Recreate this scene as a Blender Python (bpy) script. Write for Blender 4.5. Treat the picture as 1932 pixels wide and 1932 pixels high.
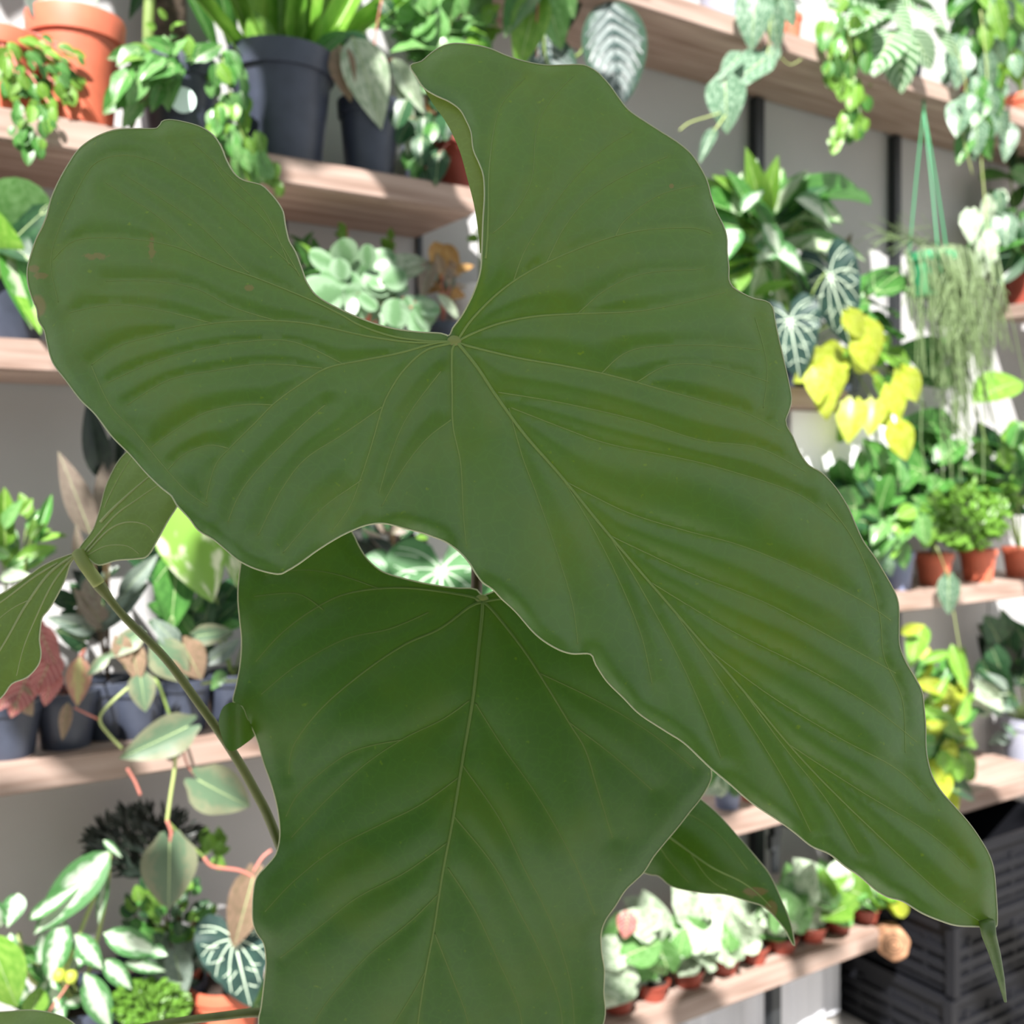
import bpy, bmesh, math, random
import numpy as np
from mathutils import Vector, Matrix
from mathutils.geometry import delaunay_2d_cdt

for o in list(bpy.data.objects): bpy.data.objects.remove(o)
scene = bpy.context.scene
col = scene.collection
random.seed(7)

# ------------------------------------------------------------------ camera, sky, sun, exposure
CH = 1.70                       # eye height above the floor
F = 1932.0                      # focal length in pixels (36 mm lens on a 36 mm sensor)
HX, HY = 966.0, 885.0           # vanishing point of the view direction
cam = bpy.data.objects.new('camera', bpy.data.cameras.new('camera'))
col.objects.link(cam); scene.camera = cam
cam.location = (0, 0, CH); cam.rotation_euler = (math.pi/2, 0, 0)
cam.data.lens = 36.0; cam.data.sensor_width = 36.0; cam.data.sensor_fit = 'HORIZONTAL'
cam.data.shift_y = -(966-HY)/1932.0
cam.data.clip_start = 0.02; cam.data.clip_end = 100
cam.data.dof.use_dof = True; cam.data.dof.focus_distance = 0.60; cam.data.dof.aperture_fstop = 8.0

world = bpy.data.worlds.new('sky'); scene.world = world; world.use_nodes = True
wb = world.node_tree.nodes['Background']
wb.inputs[0].default_value = (0.86, 0.93, 1.0, 1); wb.inputs[1].default_value = 0.62

SUN = Vector((-0.05, -0.68, 0.73)).normalized()       # direction towards the sun
sd = bpy.data.lights.new('sun', 'SUN'); sd.energy = 11.5; sd.angle = math.radians(0.53); sd.color = (1.0, 0.965, 0.93)
so = bpy.data.objects.new('sun', sd); col.objects.link(so)
so.rotation_euler = SUN.to_track_quat('Z', 'Y').to_euler(); so.location = (-1, -3, 5)

vs = scene.view_settings
vs.view_transform = 'Standard'; vs.look = 'None'; vs.gamma = 1.0; vs.use_curve_mapping = False; vs.exposure = 0.36

# ------------------------------------------------------------------ shelf frame of reference
U = Vector((0.8434, 0.5373, 0)); N = Vector((-0.5373, 0.8434, 0)); D0 = 1.90; SW = 0.285
ANG = math.atan2(U.y, U.x)
def P(px, py, z):                       # a point at depth z on the line of sight through a pixel
    return Vector(((px-HX)/F*z, z, CH+(HY-py)/F*z))
def dep(px, dl=0.0):                    # depth of the plane dl behind the shelf fronts
    t = (px-HX)/F
    return (D0+dl)/(N.x*t+N.y)
def Q(px, py, dl=0.0): return P(px, py, dep(px, dl))
def S(s, dl, h): return U*s + N*(D0+dl) + Vector((0, 0, CH+h))
def s_of(px, dl=0.0):
    t = (px-HX)/F; z = dep(px, dl); return U.x*t*z+U.y*z

# ------------------------------------------------------------------ materials
MATS = {}
def nt(name):
    m = bpy.data.materials.new(name); m.use_nodes = True; MATS[name] = m
    return m, m.node_tree.nodes, m.node_tree.links, m.node_tree.nodes['Principled BSDF']
def plain(name, c, rough=0.5, metal=0.0, noise=0.0, scale=20, spec=0.5, bump=0.0):
    m, n, l, b = nt(name)
    b.inputs['Base Color'].default_value = (*c, 1); b.inputs['Roughness'].default_value = rough
    b.inputs['Metallic'].default_value = metal; b.inputs['Specular IOR Level'].default_value = spec
    if noise or bump:
        tc = n.new('ShaderNodeTexCoord'); no = n.new('ShaderNodeTexNoise'); no.inputs['Scale'].default_value = scale; no.inputs['Detail'].default_value = 5
        l.new(tc.outputs['Object'], no.inputs['Vector'])
        if noise:
            r = n.new('ShaderNodeValToRGB'); r.color_ramp.elements[0].position = .3; r.color_ramp.elements[1].position = .7
            r.color_ramp.elements[0].color = (*[x*(1-noise) for x in c], 1); r.color_ramp.elements[1].color = (*[min(1, x*(1+noise)) for x in c], 1)
            l.new(no.outputs['Fac'], r.inputs['Fac']); l.new(r.outputs['Color'], b.inputs['Base Color'])
        if bump:
            bp = n.new('ShaderNodeBump'); bp.inputs['Strength'].default_value = bump; bp.inputs['Distance'].default_value = 0.01
            l.new(no.outputs['Fac'], bp.inputs['Height']); l.new(bp.outputs['Normal'], b.inputs['Normal'])
    return m
def wood(name, c1, c2):
    m, n, l, b = nt(name)
    tc = n.new('ShaderNodeTexCoord'); mp = n.new('ShaderNodeMapping'); mp.inputs['Scale'].default_value = (1.2, 16, 16)
    no = n.new('ShaderNodeTexNoise'); no.inputs['Scale'].default_value = 2.2; no.inputs['Detail'].default_value = 7; no.inputs['Distortion'].default_value = .6
    r = n.new('ShaderNodeValToRGB'); r.color_ramp.elements[0].position = .32; r.color_ramp.elements[1].position = .68
    r.color_ramp.elements[0].color = (*c1, 1); r.color_ramp.elements[1].color = (*c2, 1)
    n2 = n.new('ShaderNodeTexNoise'); n2.inputs['Scale'].default_value = 5.0; n2.inputs['Detail'].default_value = 2
    r2 = n.new('ShaderNodeValToRGB'); r2.color_ramp.elements[0].position = .26; r2.color_ramp.elements[1].position = .34
    r2.color_ramp.elements[0].color = (.45, .38, .33, 1); r2.color_ramp.elements[1].color = (1, 1, 1, 1)
    mx = n.new('ShaderNodeMix'); mx.data_type = 'RGBA'; mx.blend_type = 'MULTIPLY'; mx.inputs[0].default_value = 1
    l.new(tc.outputs['Object'], mp.inputs['Vector']); l.new(mp.outputs['Vector'], no.inputs['Vector']); l.new(no.outputs['Fac'], r.inputs['Fac'])
    l.new(tc.outputs['Object'], n2.inputs['Vector']); l.new(n2.outputs['Fac'], r2.inputs['Fac'])
    l.new(r.outputs['Color'], mx.inputs[6]); l.new(r2.outputs['Color'], mx.inputs[7]); l.new(mx.outputs[2], b.inputs['Base Color'])
    b.inputs['Roughness'].default_value = .6
    return m
def leafmat(name, c, c2=None, mode=None, rough=0.38, transl=0.28, tcol=None, amount=0.5, scale=9.0, spec=0.5):
    """c main colour, c2 second colour; mode: None mottled, 'centre' pale middle with green margin, 'speck' marbled,
    'band' alternating bands along the laterals, 'edge' second colour towards the rim"""
    c = tuple(x*.78 for x in c); c2 = tuple(x*.86 for x in c2) if c2 else None
    m, n, l, b = nt(name)
    out = n['Material Output']
    uv = n.new('ShaderNodeUVMap'); sx = n.new('ShaderNodeSeparateXYZ'); l.new(uv.outputs[0], sx.inputs[0])
    oi = n.new('ShaderNodeObjectInfo')
    no = n.new('ShaderNodeTexNoise'); no.inputs['Scale'].default_value = scale; no.inputs['Detail'].default_value = 4
    ad = n.new('ShaderNodeVectorMath'); ad.operation = 'ADD'
    l.new(uv.outputs[0], ad.inputs[0]); l.new(oi.outputs['Random'], ad.inputs[1]); l.new(ad.outputs[0], no.inputs['Vector'])
    mix = n.new('ShaderNodeMix'); mix.data_type = 'RGBA'
    mix.inputs[6].default_value = (*c, 1); mix.inputs[7].default_value = (*(c2 or tuple(min(1, x*1.5) for x in c)), 1)
    ramp = n.new('ShaderNodeValToRGB')
    if mode in ('centre', 'edge', 'band'):
        a = n.new('ShaderNodeMath'); a.operation = 'SUBTRACT'; l.new(sx.outputs['X'], a.inputs[0]); a.inputs[1].default_value = .5
        ab = n.new('ShaderNodeMath'); ab.operation = 'ABSOLUTE'; l.new(a.outputs[0], ab.inputs[0])
        w = n.new('ShaderNodeMath'); w.operation = 'MULTIPLY_ADD'; l.new(no.outputs['Fac'], w.inputs[0]); w.inputs[1].default_value = .55
        l.new(ab.outputs[0], w.inputs[2])
        e = ramp.color_ramp.elements
        if mode == 'centre':
            e[0].position = amount; e[0].color = (1, 1, 1, 1); e[1].position = amount+.13; e[1].color = (0, 0, 0, 1); l.new(w.outputs[0], ramp.inputs[0])
        elif mode == 'edge':
            e[0].position = amount; e[1].position = amount+.2; l.new(w.outputs[0], ramp.inputs[0])
        else:
            wv = n.new('ShaderNodeMath'); wv.operation = 'MULTIPLY_ADD'; l.new(ab.outputs[0], wv.inputs[0]); wv.inputs[1].default_value = -.6; l.new(sx.outputs['Y'], wv.inputs[2])
            sc = n.new('ShaderNodeMath'); sc.operation = 'MULTIPLY'; l.new(wv.outputs[0], sc.inputs[0]); sc.inputs[1].default_value = 46
            sn = n.new('ShaderNodeMath'); sn.operation = 'SINE'; l.new(sc.outputs[0], sn.inputs[0])
            e[0].position = .1; e[1].position = .6; l.new(sn.outputs[0], ramp.inputs[0])
    else:
        e = ramp.color_ramp.elements
        if mode == 'speck': no.inputs['Scale'].default_value = scale*1.6; e[0].position = amount; e[1].position = amount+.1
        else: e[0].position = .35; e[1].position = .75
        l.new(no.outputs['Fac'], ramp.inputs[0])
    l.new(ramp.outputs[0], mix.inputs[0])
    hs = n.new('ShaderNodeHueSaturation'); mr = n.new('ShaderNodeMapRange'); mr.inputs[3].default_value = .78; mr.inputs[4].default_value = 1.2
    l.new(oi.outputs['Random'], mr.inputs[0]); l.new(mr.outputs[0], hs.inputs['Value']); l.new(mix.outputs[2], hs.inputs['Color'])
    l.new(hs.outputs[0], b.inputs['Base Color'])
    b.inputs['Roughness'].default_value = rough; b.inputs['Specular IOR Level'].default_value = spec
    tr = n.new('ShaderNodeBsdfTranslucent')
    if tcol: tr.inputs[0].default_value = (*tcol, 1)
    else: l.new(hs.outputs[0], tr.inputs[0])
    ms = n.new('ShaderNodeMixShader'); ms.inputs[0].default_value = transl
    l.new(b.outputs[0], ms.inputs[1]); l.new(tr.outputs[0], ms.inputs[2]); l.new(ms.outputs[0], out.inputs[0])
    return m

wood('pine', (.23, .15, .115), (.42, .315, .265))
plain('wall_paint', (.45, .445, .445), .75, noise=.06, scale=3)
plain('rail', (.045, .05, .055), .45, .6)
plain('steel', (.55, .57, .62), .4, .7)
plain('concrete', (.40, .38, .35), .9, noise=.2, scale=4)
plain('rear', (.05, .075, .035), .9, noise=.4, scale=5)
plain('shade_panel', (.35, .35, .34), .8)  # grey of the added sun-blocking slab and bars overhead
plain('black_pot', (.042, .050, .075), .42, noise=.15, scale=30)
plain('blue_pot', (.16, .19, .30), .4)
plain('grey_pot', (.33, .34, .42), .45)
plain('white_pot', (.85, .86, .88), .4)
plain('terracotta', (.58, .14, .075), .55, noise=.12, scale=25)
plain('red_pot', (.25, .045, .026), .5, noise=.1, scale=25)
plain('green_pot', (.05, .30, .13), .4)
plain('soil', (.035, .022, .015), .95, noise=.5, scale=120, bump=.6)
plain('tag_white', (.72, .9, .82), .35)
plain('crate', (.007, .0075, .010), .55, spec=.25)
plain('sheet', (.74, .75, .80), .55)
plain('bark', (.085, .06, .04), .9, noise=.55, scale=45, bump=.9)
plain('log', (.42, .22, .12), .8, noise=.4, scale=60, bump=.5)
plain('wire', (.25, .28, .30), .4, .5)
plain('stem_green', (.17, .25, .06), .5)
plain('stem_pale', (.35, .42, .15), .5)
plain('stem_pink', (.48, .17, .13), .5)
plain('stem_brown', (.075, .045, .015), .5)
plain('petiole', (.12, .14, .035), .45, noise=.2, scale=60)
plain('petiole_pale', (.27, .31, .09), .5)
plain('vein_white', (.62, .76, .58), .5)
plain('vein_pale', (.36, .46, .22), .5)
plain('vein_dark', (.018, .045, .04), .4)
plain('scar', (.17, .085, .05), .7, noise=.3, scale=300)
plain('rim_pale', (.42, .45, .22), .5)

G = {}
G['mid']    = leafmat('leaf_mid', (.055, .20, .035), (.12, .34, .07))
G['dark']   = leafmat('leaf_dark', (.022, .075, .03), (.045, .14, .05))
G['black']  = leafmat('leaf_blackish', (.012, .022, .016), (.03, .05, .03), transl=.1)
G['bright'] = leafmat('leaf_bright', (.15, .38, .035), (.30, .52, .09), transl=.35)
G['apple']  = leafmat('leaf_apple', (.13, .33, .08), (.25, .48, .18), rough=.25, transl=.3)
G['lime']   = leafmat('leaf_lime', (.50, .62, .03), (.70, .76, .16), transl=.4)
G['silver'] = leafmat('leaf_silver', (.12, .24, .14), (.29, .42, .30), mode='speck', amount=.48, scale=7)
G['pale']   = leafmat('leaf_pale', (.36, .48, .31), (.56, .66, .49), mode='speck', amount=.42, scale=5)
G['round']  = leafmat('leaf_round', (.16, .32, .14), (.30, .46, .28), mode='edge', amount=.42)
G['agl']    = leafmat('leaf_variegated', (.10, .28, .09), (.62, .73, .58), mode='centre', amount=.46, scale=8)
G['agl2']   = leafmat('leaf_green_variegated', (.10, .34, .05), (.62, .76, .50), mode='centre', amount=.50, scale=8)
G['varieg'] = leafmat('leaf_lime_white', (.26, .50, .08), (.80, .86, .60), mode='speck', amount=.54, scale=2.4)
G['nerve']  = leafmat('leaf_nerve', (.10, .25, .09), (.55, .70, .50), mode='band', scale=6)
G['velvet'] = leafmat('leaf_velvet', (.020, .060, .052), (.045, .11, .085), rough=.5)
G['velvet_light'] = leafmat('leaf_velvet_light', (.07, .22, .07), (.12, .30, .11), rough=.5)
G['alo']    = leafmat('leaf_alocasia', (.05, .10, .065), (.30, .35, .34), mode='edge', amount=.30, rough=.3, transl=.05)
for nd in G['alo'].node_tree.nodes:
    if nd.type == 'VALTORGB': nd.color_ramp.elements[0].color = (1, 1, 1, 1); nd.color_ramp.elements[1].color = (0, 0, 0, 1); nd.color_ramp.elements[0].position = .5; nd.color_ramp.elements[1].position = .68
G['micans'] = leafmat('leaf_micans', (.16, .26, .15), (.26, .28, .17), mode='edge', amount=.48, rough=.45, transl=.25)
G['bronze'] = leafmat('leaf_bronze', (.27, .20, .12), (.42, .27, .19), rough=.45, transl=.25)
G['rust']   = leafmat('leaf_rust', (.36, .17, .04), (.48, .32, .12), rough=.6)
G['taupe']  = leafmat('leaf_taupe', (.27, .21, .17), (.38, .32, .25), rough=.5)
G['grey']   = leafmat('leaf_grey', (.20, .27, .22), (.33, .40, .34), rough=.4)
G['pink']   = leafmat('leaf_pink', (.52, .14, .14), (.68, .32, .28), mode='band', rough=.5)
G['pinkgold'] = leafmat('leaf_pink_gold', (.50, .26, .18), (.52, .45, .20), mode='centre', amount=.42, rough=.5)
G['fern']   = leafmat('leaf_fern', (.20, .42, .05), (.36, .55, .12))
G['rhip']   = leafmat('leaf_rhipsalis', (.36, .52, .22), (.50, .64, .36))

# ------------------------------------------------------------------ mesh helpers
WORLD = {}                                # world location of every Empty or mesh that parents something
def mobj(name, verts, faces, mats, parent=None, smooth=True, mi=None, kind=None, origin=None):
    """a mesh object from world coordinates; its origin is put at `origin` (or at the parent's)"""
    o0 = origin if origin is not None else (WORLD[parent.name] if parent else Vector((0, 0, 0)))
    me = bpy.data.meshes.new(name)
    me.from_pydata([tuple(Vector(v)-o0) for v in verts], [], faces)
    if not isinstance(mats, (list, tuple)): mats = [mats]
    for m in mats: me.materials.append(MATS[m] if isinstance(m, str) else m)
    if smooth: me.polygons.foreach_set('use_smooth', [True]*len(me.polygons))
    if mi: me.polygons.foreach_set('material_index', mi)
    o = bpy.data.objects.new(name, me); col.objects.link(o)
    if parent:
        o.parent = parent; o.location = o0-WORLD[parent.name]
    else: o.location = o0
    WORLD[o.name] = Vector(o0)
    if kind: o['kind'] = kind
    return o
def tag(o, label, cat, group=None):
    o['label'] = label; o['category'] = cat
    if group: o['group'] = group
    return o
def empty(name, loc, label, cat, group=None):
    o = bpy.data.objects.new(name, None); col.objects.link(o); o.location = loc; o.empty_display_size = .05
    WORLD[o.name] = Vector(loc); return tag(o, label, cat, group)
def box_vf(c, ax, ay, az):
    v = [c+ax*sx+ay*sy+az*sz for sx in (-1, 1) for sy in (-1, 1) for sz in (-1, 1)]
    f = [(0, 1, 3, 2), (4, 6, 7, 5), (0, 4, 5, 1), (2, 3, 7, 6), (0, 2, 6, 4), (1, 5, 7, 3)]
    return v, f
def join(parts):
    V, Fc = [], []
    for v, f in parts:
        k = len(V); V += list(v); Fc += [tuple(i+k for i in q) for q in f]
    return V, Fc
def tube_vf(pts, r, seg=8, cap=True):
    pts = [Vector(p) for p in pts]; n = len(pts)
    rr = r if isinstance(r, (list, tuple)) else [r]*n
    V, Fc = [], []; prev = None
    for i, p in enumerate(pts):
        t = (pts[min(i+1, n-1)]-pts[max(i-1, 0)]).normalized()
        if prev is None:
            a = Vector((0, 0, 1)) if abs(t.z) < .9 else Vector((1, 0, 0)); x = t.cross(a).normalized()
        else: x = (prev-t*prev.dot(t)).normalized()
        prev = x; y = t.cross(x)
        for k in range(seg):
            an = 2*math.pi*k/seg; V.append(p+(x*math.cos(an)+y*math.sin(an))*rr[i])
    for i in range(n-1):
        for k in range(seg):
            a = i*seg+k; b = i*seg+(k+1) % seg; Fc.append((a, b, b+seg, a+seg))
    if cap: Fc.append(tuple(range(seg-1, -1, -1))); Fc.append(tuple((n-1)*seg+k for k in range(seg)))
    return V, Fc
def smooth_path(pts, step=6):
    pts = [Vector(p) for p in pts]
    if len(pts) < 3: return pts
    out = []
    for i in range(len(pts)-1):
        p0 = pts[max(i-1, 0)]; p1 = pts[i]; p2 = pts[i+1]; p3 = pts[min(i+2, len(pts)-1)]
        for k in range(step):
            t = k/step
            out.append(.5*((2*p1)+(p2-p0)*t+(2*p0-5*p1+4*p2-p3)*t*t+(3*p1-p0-3*p2+p3)*t**3))
    out.append(pts[-1]); return out
def lathe_vf(prof, c, seg=32):
    V = [Vector((c[0]+r*math.cos(2*math.pi*k/seg), c[1]+r*math.sin(2*math.pi*k/seg), c[2]+z)) for r, z in prof for k in range(seg)]
    Fc = []
    for i in range(len(prof)-1):
        for k in range(seg): Fc.append((i*seg+k, i*seg+(k+1) % seg, (i+1)*seg+(k+1) % seg, (i+1)*seg+k))
    Fc.append(tuple(range(seg-1, -1, -1)))
    return V, Fc

# ------------------------------------------------------------------ the setting
def struct(name, vf, m, parent=None, smooth=False):
    o = mobj(name, vf[0], vf[1], m, parent, smooth)
    if not parent: o['kind'] = 'structure'
    return o
struct('floor', box_vf(Vector((1, 1.5, -.05)), Vector((5, 0, 0)), Vector((0, 5.5, 0)), Vector((0, 0, .05))), 'concrete')
EZ = Vector((0, 0, 1))
def wall_panels(name, s_edges, dl, h0, h1):
    base = mobj(name, *box_vf(S((s_edges[0]+s_edges[-1])/2, dl+.035, (h0+h1)/2), U*((s_edges[-1]-s_edges[0])/2), N*.012, EZ*((h1-h0)/2)), 'rail', None, False)
    base['kind'] = 'structure'
    for a, b in zip(s_edges[:-1], s_edges[1:]):
        mobj('panel', *box_vf(S((a+b)/2, dl+.011, (h0+h1)/2), U*((b-a)/2-.004), N*.010, EZ*((h1-h0)/2)), 'wall_paint', base, False)
    return base
WD = SW+.008
s1420, s1680 = s_of(1420, WD), s_of(1680, WD)
wall_panels('wall_back', [-1.6, -1.0, -.4, .2, .8, 1.42, s1420, s1680, s1680+.55, 3.72], WD, -1.70, 2.5)
# return wall on the right, at right angles to the shelves
wr = mobj('wall_right', *box_vf(S(3.76, WD-1.2, .4), N*1.25, U*.02, EZ*2.1), 'wall_paint', None, False); wr['kind'] = 'structure'
# unseen slab added overhead to keep the sun off the foreground leaves
rf = mobj('shade_slab', *box_vf(Vector((-.04, -1.95, CH+2.63)), Vector((.62, 0, 0)), Vector((0, .52, 0)), Vector((0, 0, .03))), 'shade_panel', None, False); rf['kind'] = 'structure'
for k in range(3):
    mobj('shade_bar', *box_vf(Vector((-.6+k*.55, -.9, CH+2.70)), Vector((.02, 0, 0)), Vector((0, 1.6, 0)), Vector((0, 0, .035))), 'shade_panel', rf, False)  # bars added with the slab to break up the sunlight
# unseen dark wall added behind the camera to cut ambient light and reflections
wrr = mobj('rear_blocker', *box_vf(Vector((0, -3.4, CH-.35)), Vector((4.2, 0, 0)), Vector((0, .04, 0)), Vector((0, 0, 1.35))), 'rear', None, False); wrr['kind'] = 'structure'
# unseen leaf shapes added overhead to dapple the sun on the shelves
rnd = random.Random(21)
V, Fc = [], []
for k in range(165):
    c = Vector((rnd.uniform(-1.8, 1.9), rnd.uniform(-.75, 1.75), CH+1.85+rnd.uniform(-.05, .3)))
    L = rnd.uniform(.05, .19); a = rnd.uniform(0, 6.28); tl = rnd.uniform(-.5, .5)
    d = Vector((math.cos(a), math.sin(a), tl)).normalized(); w = d.cross(Vector((rnd.uniform(-.3, .3), rnd.uniform(-.3, .3), 1))).normalized()
    i = len(V); V += [c-d*L, c-d*L*.3+w*L*.5, c+d*L*.4+w*L*.4, c+d*L, c+d*L*.4-w*L*.4, c-d*L*.3-w*L*.5]; Fc.append(tuple(range(i, i+6)))
ov = mobj('dapple_leaves', V, Fc, G['mid'], None, False, kind='stuff'); tag(ov, 'unseen loose leaves added overhead to dapple the sun', 'foliage')

def board(label, s0, s1, h_bot, th=.055, dl=0.0, w=SW, group='pine shelf boards on the long wall'):
    o = bpy.data.objects.new('shelf_board', bpy.data.meshes.new('shelf_board')); col.objects.link(o)
    bm = bmesh.new(); bmesh.ops.create_cube(bm, size=1)
    bmesh.ops.scale(bm, vec=(s1-s0, w, th), verts=bm.verts)
    bmesh.ops.bevel(bm, geom=bm.edges[:], offset=.004, segments=2, affect='EDGES')
    bm.to_mesh(o.data); bm.free(); o.data.materials.append(MATS['pine'])
    o.location = S((s0+s1)/2, dl+w/2, h_bot+th/2); o.rotation_euler = (0, 0, ANG)
    return tag(o, label, 'shelf', group)
LV = dict(A=.605, B=.22, C=-.493, D=1.16, E=-1.311, F=-.885, G=-.36, L=-1.10, K=-1.0)
board('wooden shelf board under the large black pot and terracotta pots, upper left', -1.2, 1.12, .55)
board('wooden shelf board behind the big leaf with round-leaved plants on it', -1.2, 2.32, .165)
board('wooden shelf board under the row of sunlit black pots at left', -1.2, 1.12, -.548)
board('highest wooden shelf board, crossing the upper right corner', 1.14, 3.66, 1.105)
board('lowest wooden shelf board carrying the row of red seedling pots', 1.14, 2.455, -1.366)
board('wooden shelf board glimpsed between the leaves, just above the seedlings', 1.14, 2.36, -.94)
board('wooden shelf board carrying terracotta pots at far right', 2.44, 3.42, -.415)
board('low wooden shelf board under the variegated plants, bottom left', -1.2, 1.12, -1.155)
board('wooden shelf board under the lime drooping plant at right', 2.50, 3.36, -1.055)
def rboard(label, h_bot):                # shelves of the return wall, running towards the camera
    o = bpy.data.objects.new('shelf_board', bpy.data.meshes.new('shelf_board')); col.objects.link(o)
    bm = bmesh.new(); bmesh.ops.create_cube(bm, size=1); bmesh.ops.scale(bm, vec=(1.3, .3, .05), verts=bm.verts)
    bmesh.ops.bevel(bm, geom=bm.edges[:], offset=.004, segments=2, affect='EDGES'); bm.to_mesh(o.data); bm.free()
    o.data.materials.append(MATS['pine']); o.location = S(3.57, -.40, h_bot+.025); o.rotation_euler = (0, 0, ANG-math.pi/2)
    return tag(o, label, 'shelf', 'shelf boards on the return wall')
rboard('wooden shelf of the side wall at the right picture edge, upper one', .53)
rboard('wooden shelf of the side wall behind the black crates, lower one', -1.10)
def post(name, s, dl, h0, h1, w, m, label, group='shelf uprights'):
    o = mobj(name, *box_vf(S(s, dl, (h0+h1)/2), U*w, N*.015, EZ*((h1-h0)/2)), m, None, False, origin=S(s, dl, h0)); return tag(o, label, 'upright', group)
post('shelf_upright', 1.13, SW+.012, -1.7, 1.10, .006, 'rail', 'dark metal upright behind the end of the upper left shelf')
post('shelf_upright', s1420, WD-.017, -1.7, 1.10, .017, 'rail', 'dark upright on the wall below the highest shelf, left one')
post('shelf_upright', s1680, WD-.017, -1.7, 1.10, .014, 'rail', 'dark upright on the wall behind the green hanging basket')
post('shelf_upright', s_of(1468, .1), .12, -1.7, -1.37, .018, 'rail', 'black post supporting the seedling shelf')
post('shelf_upright', 3.36, -.02, -1.7, -.42, .018, 'steel', 'pale metal post under the shelf at far right')

# white sheet hanging below the seedling shelf
V, Fc = [], []
ss = np.linspace(1.2, 2.56, 80)
for i, s in enumerate(ss):
    off = .22+.014*math.sin(s*38)+.008*math.sin(s*91+1)
    for h in (-1.68, -1.38): V.append(S(s, off, h))
for i in range(len(ss)-1): Fc.append((2*i, 2*i+2, 2*i+3, 2*i+1))
k = len(V); V += [v+N*.004 for v in V[:]]; Fc += [tuple(reversed([j+k for j in f])) for f in Fc[:]]
tag(mobj('plastic_sheet', V, Fc, 'sheet', origin=S(1.8, .22, -1.68)), 'white plastic sheet hanging in folds under the seedling shelf', 'sheet')
# round log end at the end of the seedling shelf
c = Q(1680, 1775, .02)
e = empty('log_slice', c, 'round brown log end at the tip of the seedling shelf', 'log')
ax = (Vector((0, 0, CH))-c); ax.z *= .4; ax = (ax.normalized()+U*.25).normalized(); sx = ax.cross(EZ).normalized()
V, Fc = [], []; seg = 28
for (t, r) in ((.05, .040), (.045, .046), (-.05, .047), (-.055, .04)):
    for k in range(seg):
        a = 2*math.pi*k/seg; rr = r*(1+.05*math.sin(3*a+1)+.03*math.sin(7*a)); V.append(c+ax*t+sx*rr*math.cos(a)+EZ*rr*math.sin(a))
for i in range(3):
    for k in range(seg): Fc.append((i*seg+k, i*seg+(k+1) % seg, (i+1)*seg+(k+1) % seg, (i+1)*seg+k))
Fc.append(tuple(range(seg-1, -1, -1))); Fc.append(tuple(3*seg+k for k in range(seg)))
mobj('bark_ring', V, Fc, 'log', e, False)
for r in (.012, .022, .032):
    pts = [c+ax*.0505+sx*r*math.cos(2*math.pi*k/24)+EZ*r*math.sin(2*math.pi*k/24) for k in range(25)]
    mobj('growth_ring', *tube_vf(pts, .0012, 5), 'bark', e)

# black crates
def crate(s, q, h, label):
    cx, cy, H = .30, .20, .200
    org = U*s+N*q+Vector((0, 0, CH+h)); a = ANG
    X = Vector((math.cos(a), math.sin(a), 0)); Y = Vector((-X.y, X.x, 0))
    e = empty('plastic_crate', org, label, 'crate', 'stacked black crates')
    B = lambda x, y, z, hx, hy, hz: box_vf(org+X*x+Y*y+EZ*z, X*hx, Y*hy, EZ*hz)
    mobj('base', *B(0, 0, .006, cx, cy, .006), 'crate', e, False)
    mobj('rim', *join([B(0, cy, H-.012, cx+.008, .008, .012), B(0, -cy, H-.012, cx+.008, .008, .012), B(cx, 0, H-.012, .008, cy, .012), B(-cx, 0, H-.012, .008, cy, .012)]), 'crate', e, False)
    for sx_ in (-1, 1):
        for sy_ in (-1, 1): mobj('corner_post', *B(sx_*cx, sy_*cy, H/2, .014, .014, H/2-.001), 'crate', e, False)
    for sy_ in (-1, 1): mobj('side_panel', *B(0, sy_*(cy-.008), H/2, cx-.012, .003, H/2-.012), 'crate', e, False)
    for sx_ in (-1, 1): mobj('side_panel', *B(sx_*(cx-.008), 0, H/2, .003, cy-.012, H/2-.012), 'crate', e, False)
    for z in (.035, .075, .115):
        for sy_ in (-1, 1): mobj('side_slat', *B(0, sy_*cy, z, cx-.014, .005, .011), 'crate', e, False)
        for sx_ in (-1, 1): mobj('side_slat', *B(sx_*cx, 0, z, .005, cy-.014, .011), 'crate', e, False)
    for k in range(3):
        for sx_ in (-1, 1): mobj('rib', *B(sx_*(cx-.004), -.11+k*.11, H/2-.02, .005, .009, .065), 'crate', e, False)
    for k in range(5):
        for sy_ in (-1, 1): mobj('rib', *B(-.22+k*.11, sy_*(cy-.004), H/2-.02, .009, .005, .065), 'crate', e, False)
for k, w_ in enumerate(('bottom crate of the black plastic crate stack at lower right', 'middle crate of the black plastic crate stack at lower right',
                        'topmost black plastic crate of the stack at lower right')):
    crate(2.90+(.012 if k % 2 else 0), D0+.075, -1.70+k*.2065, w_)

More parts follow.
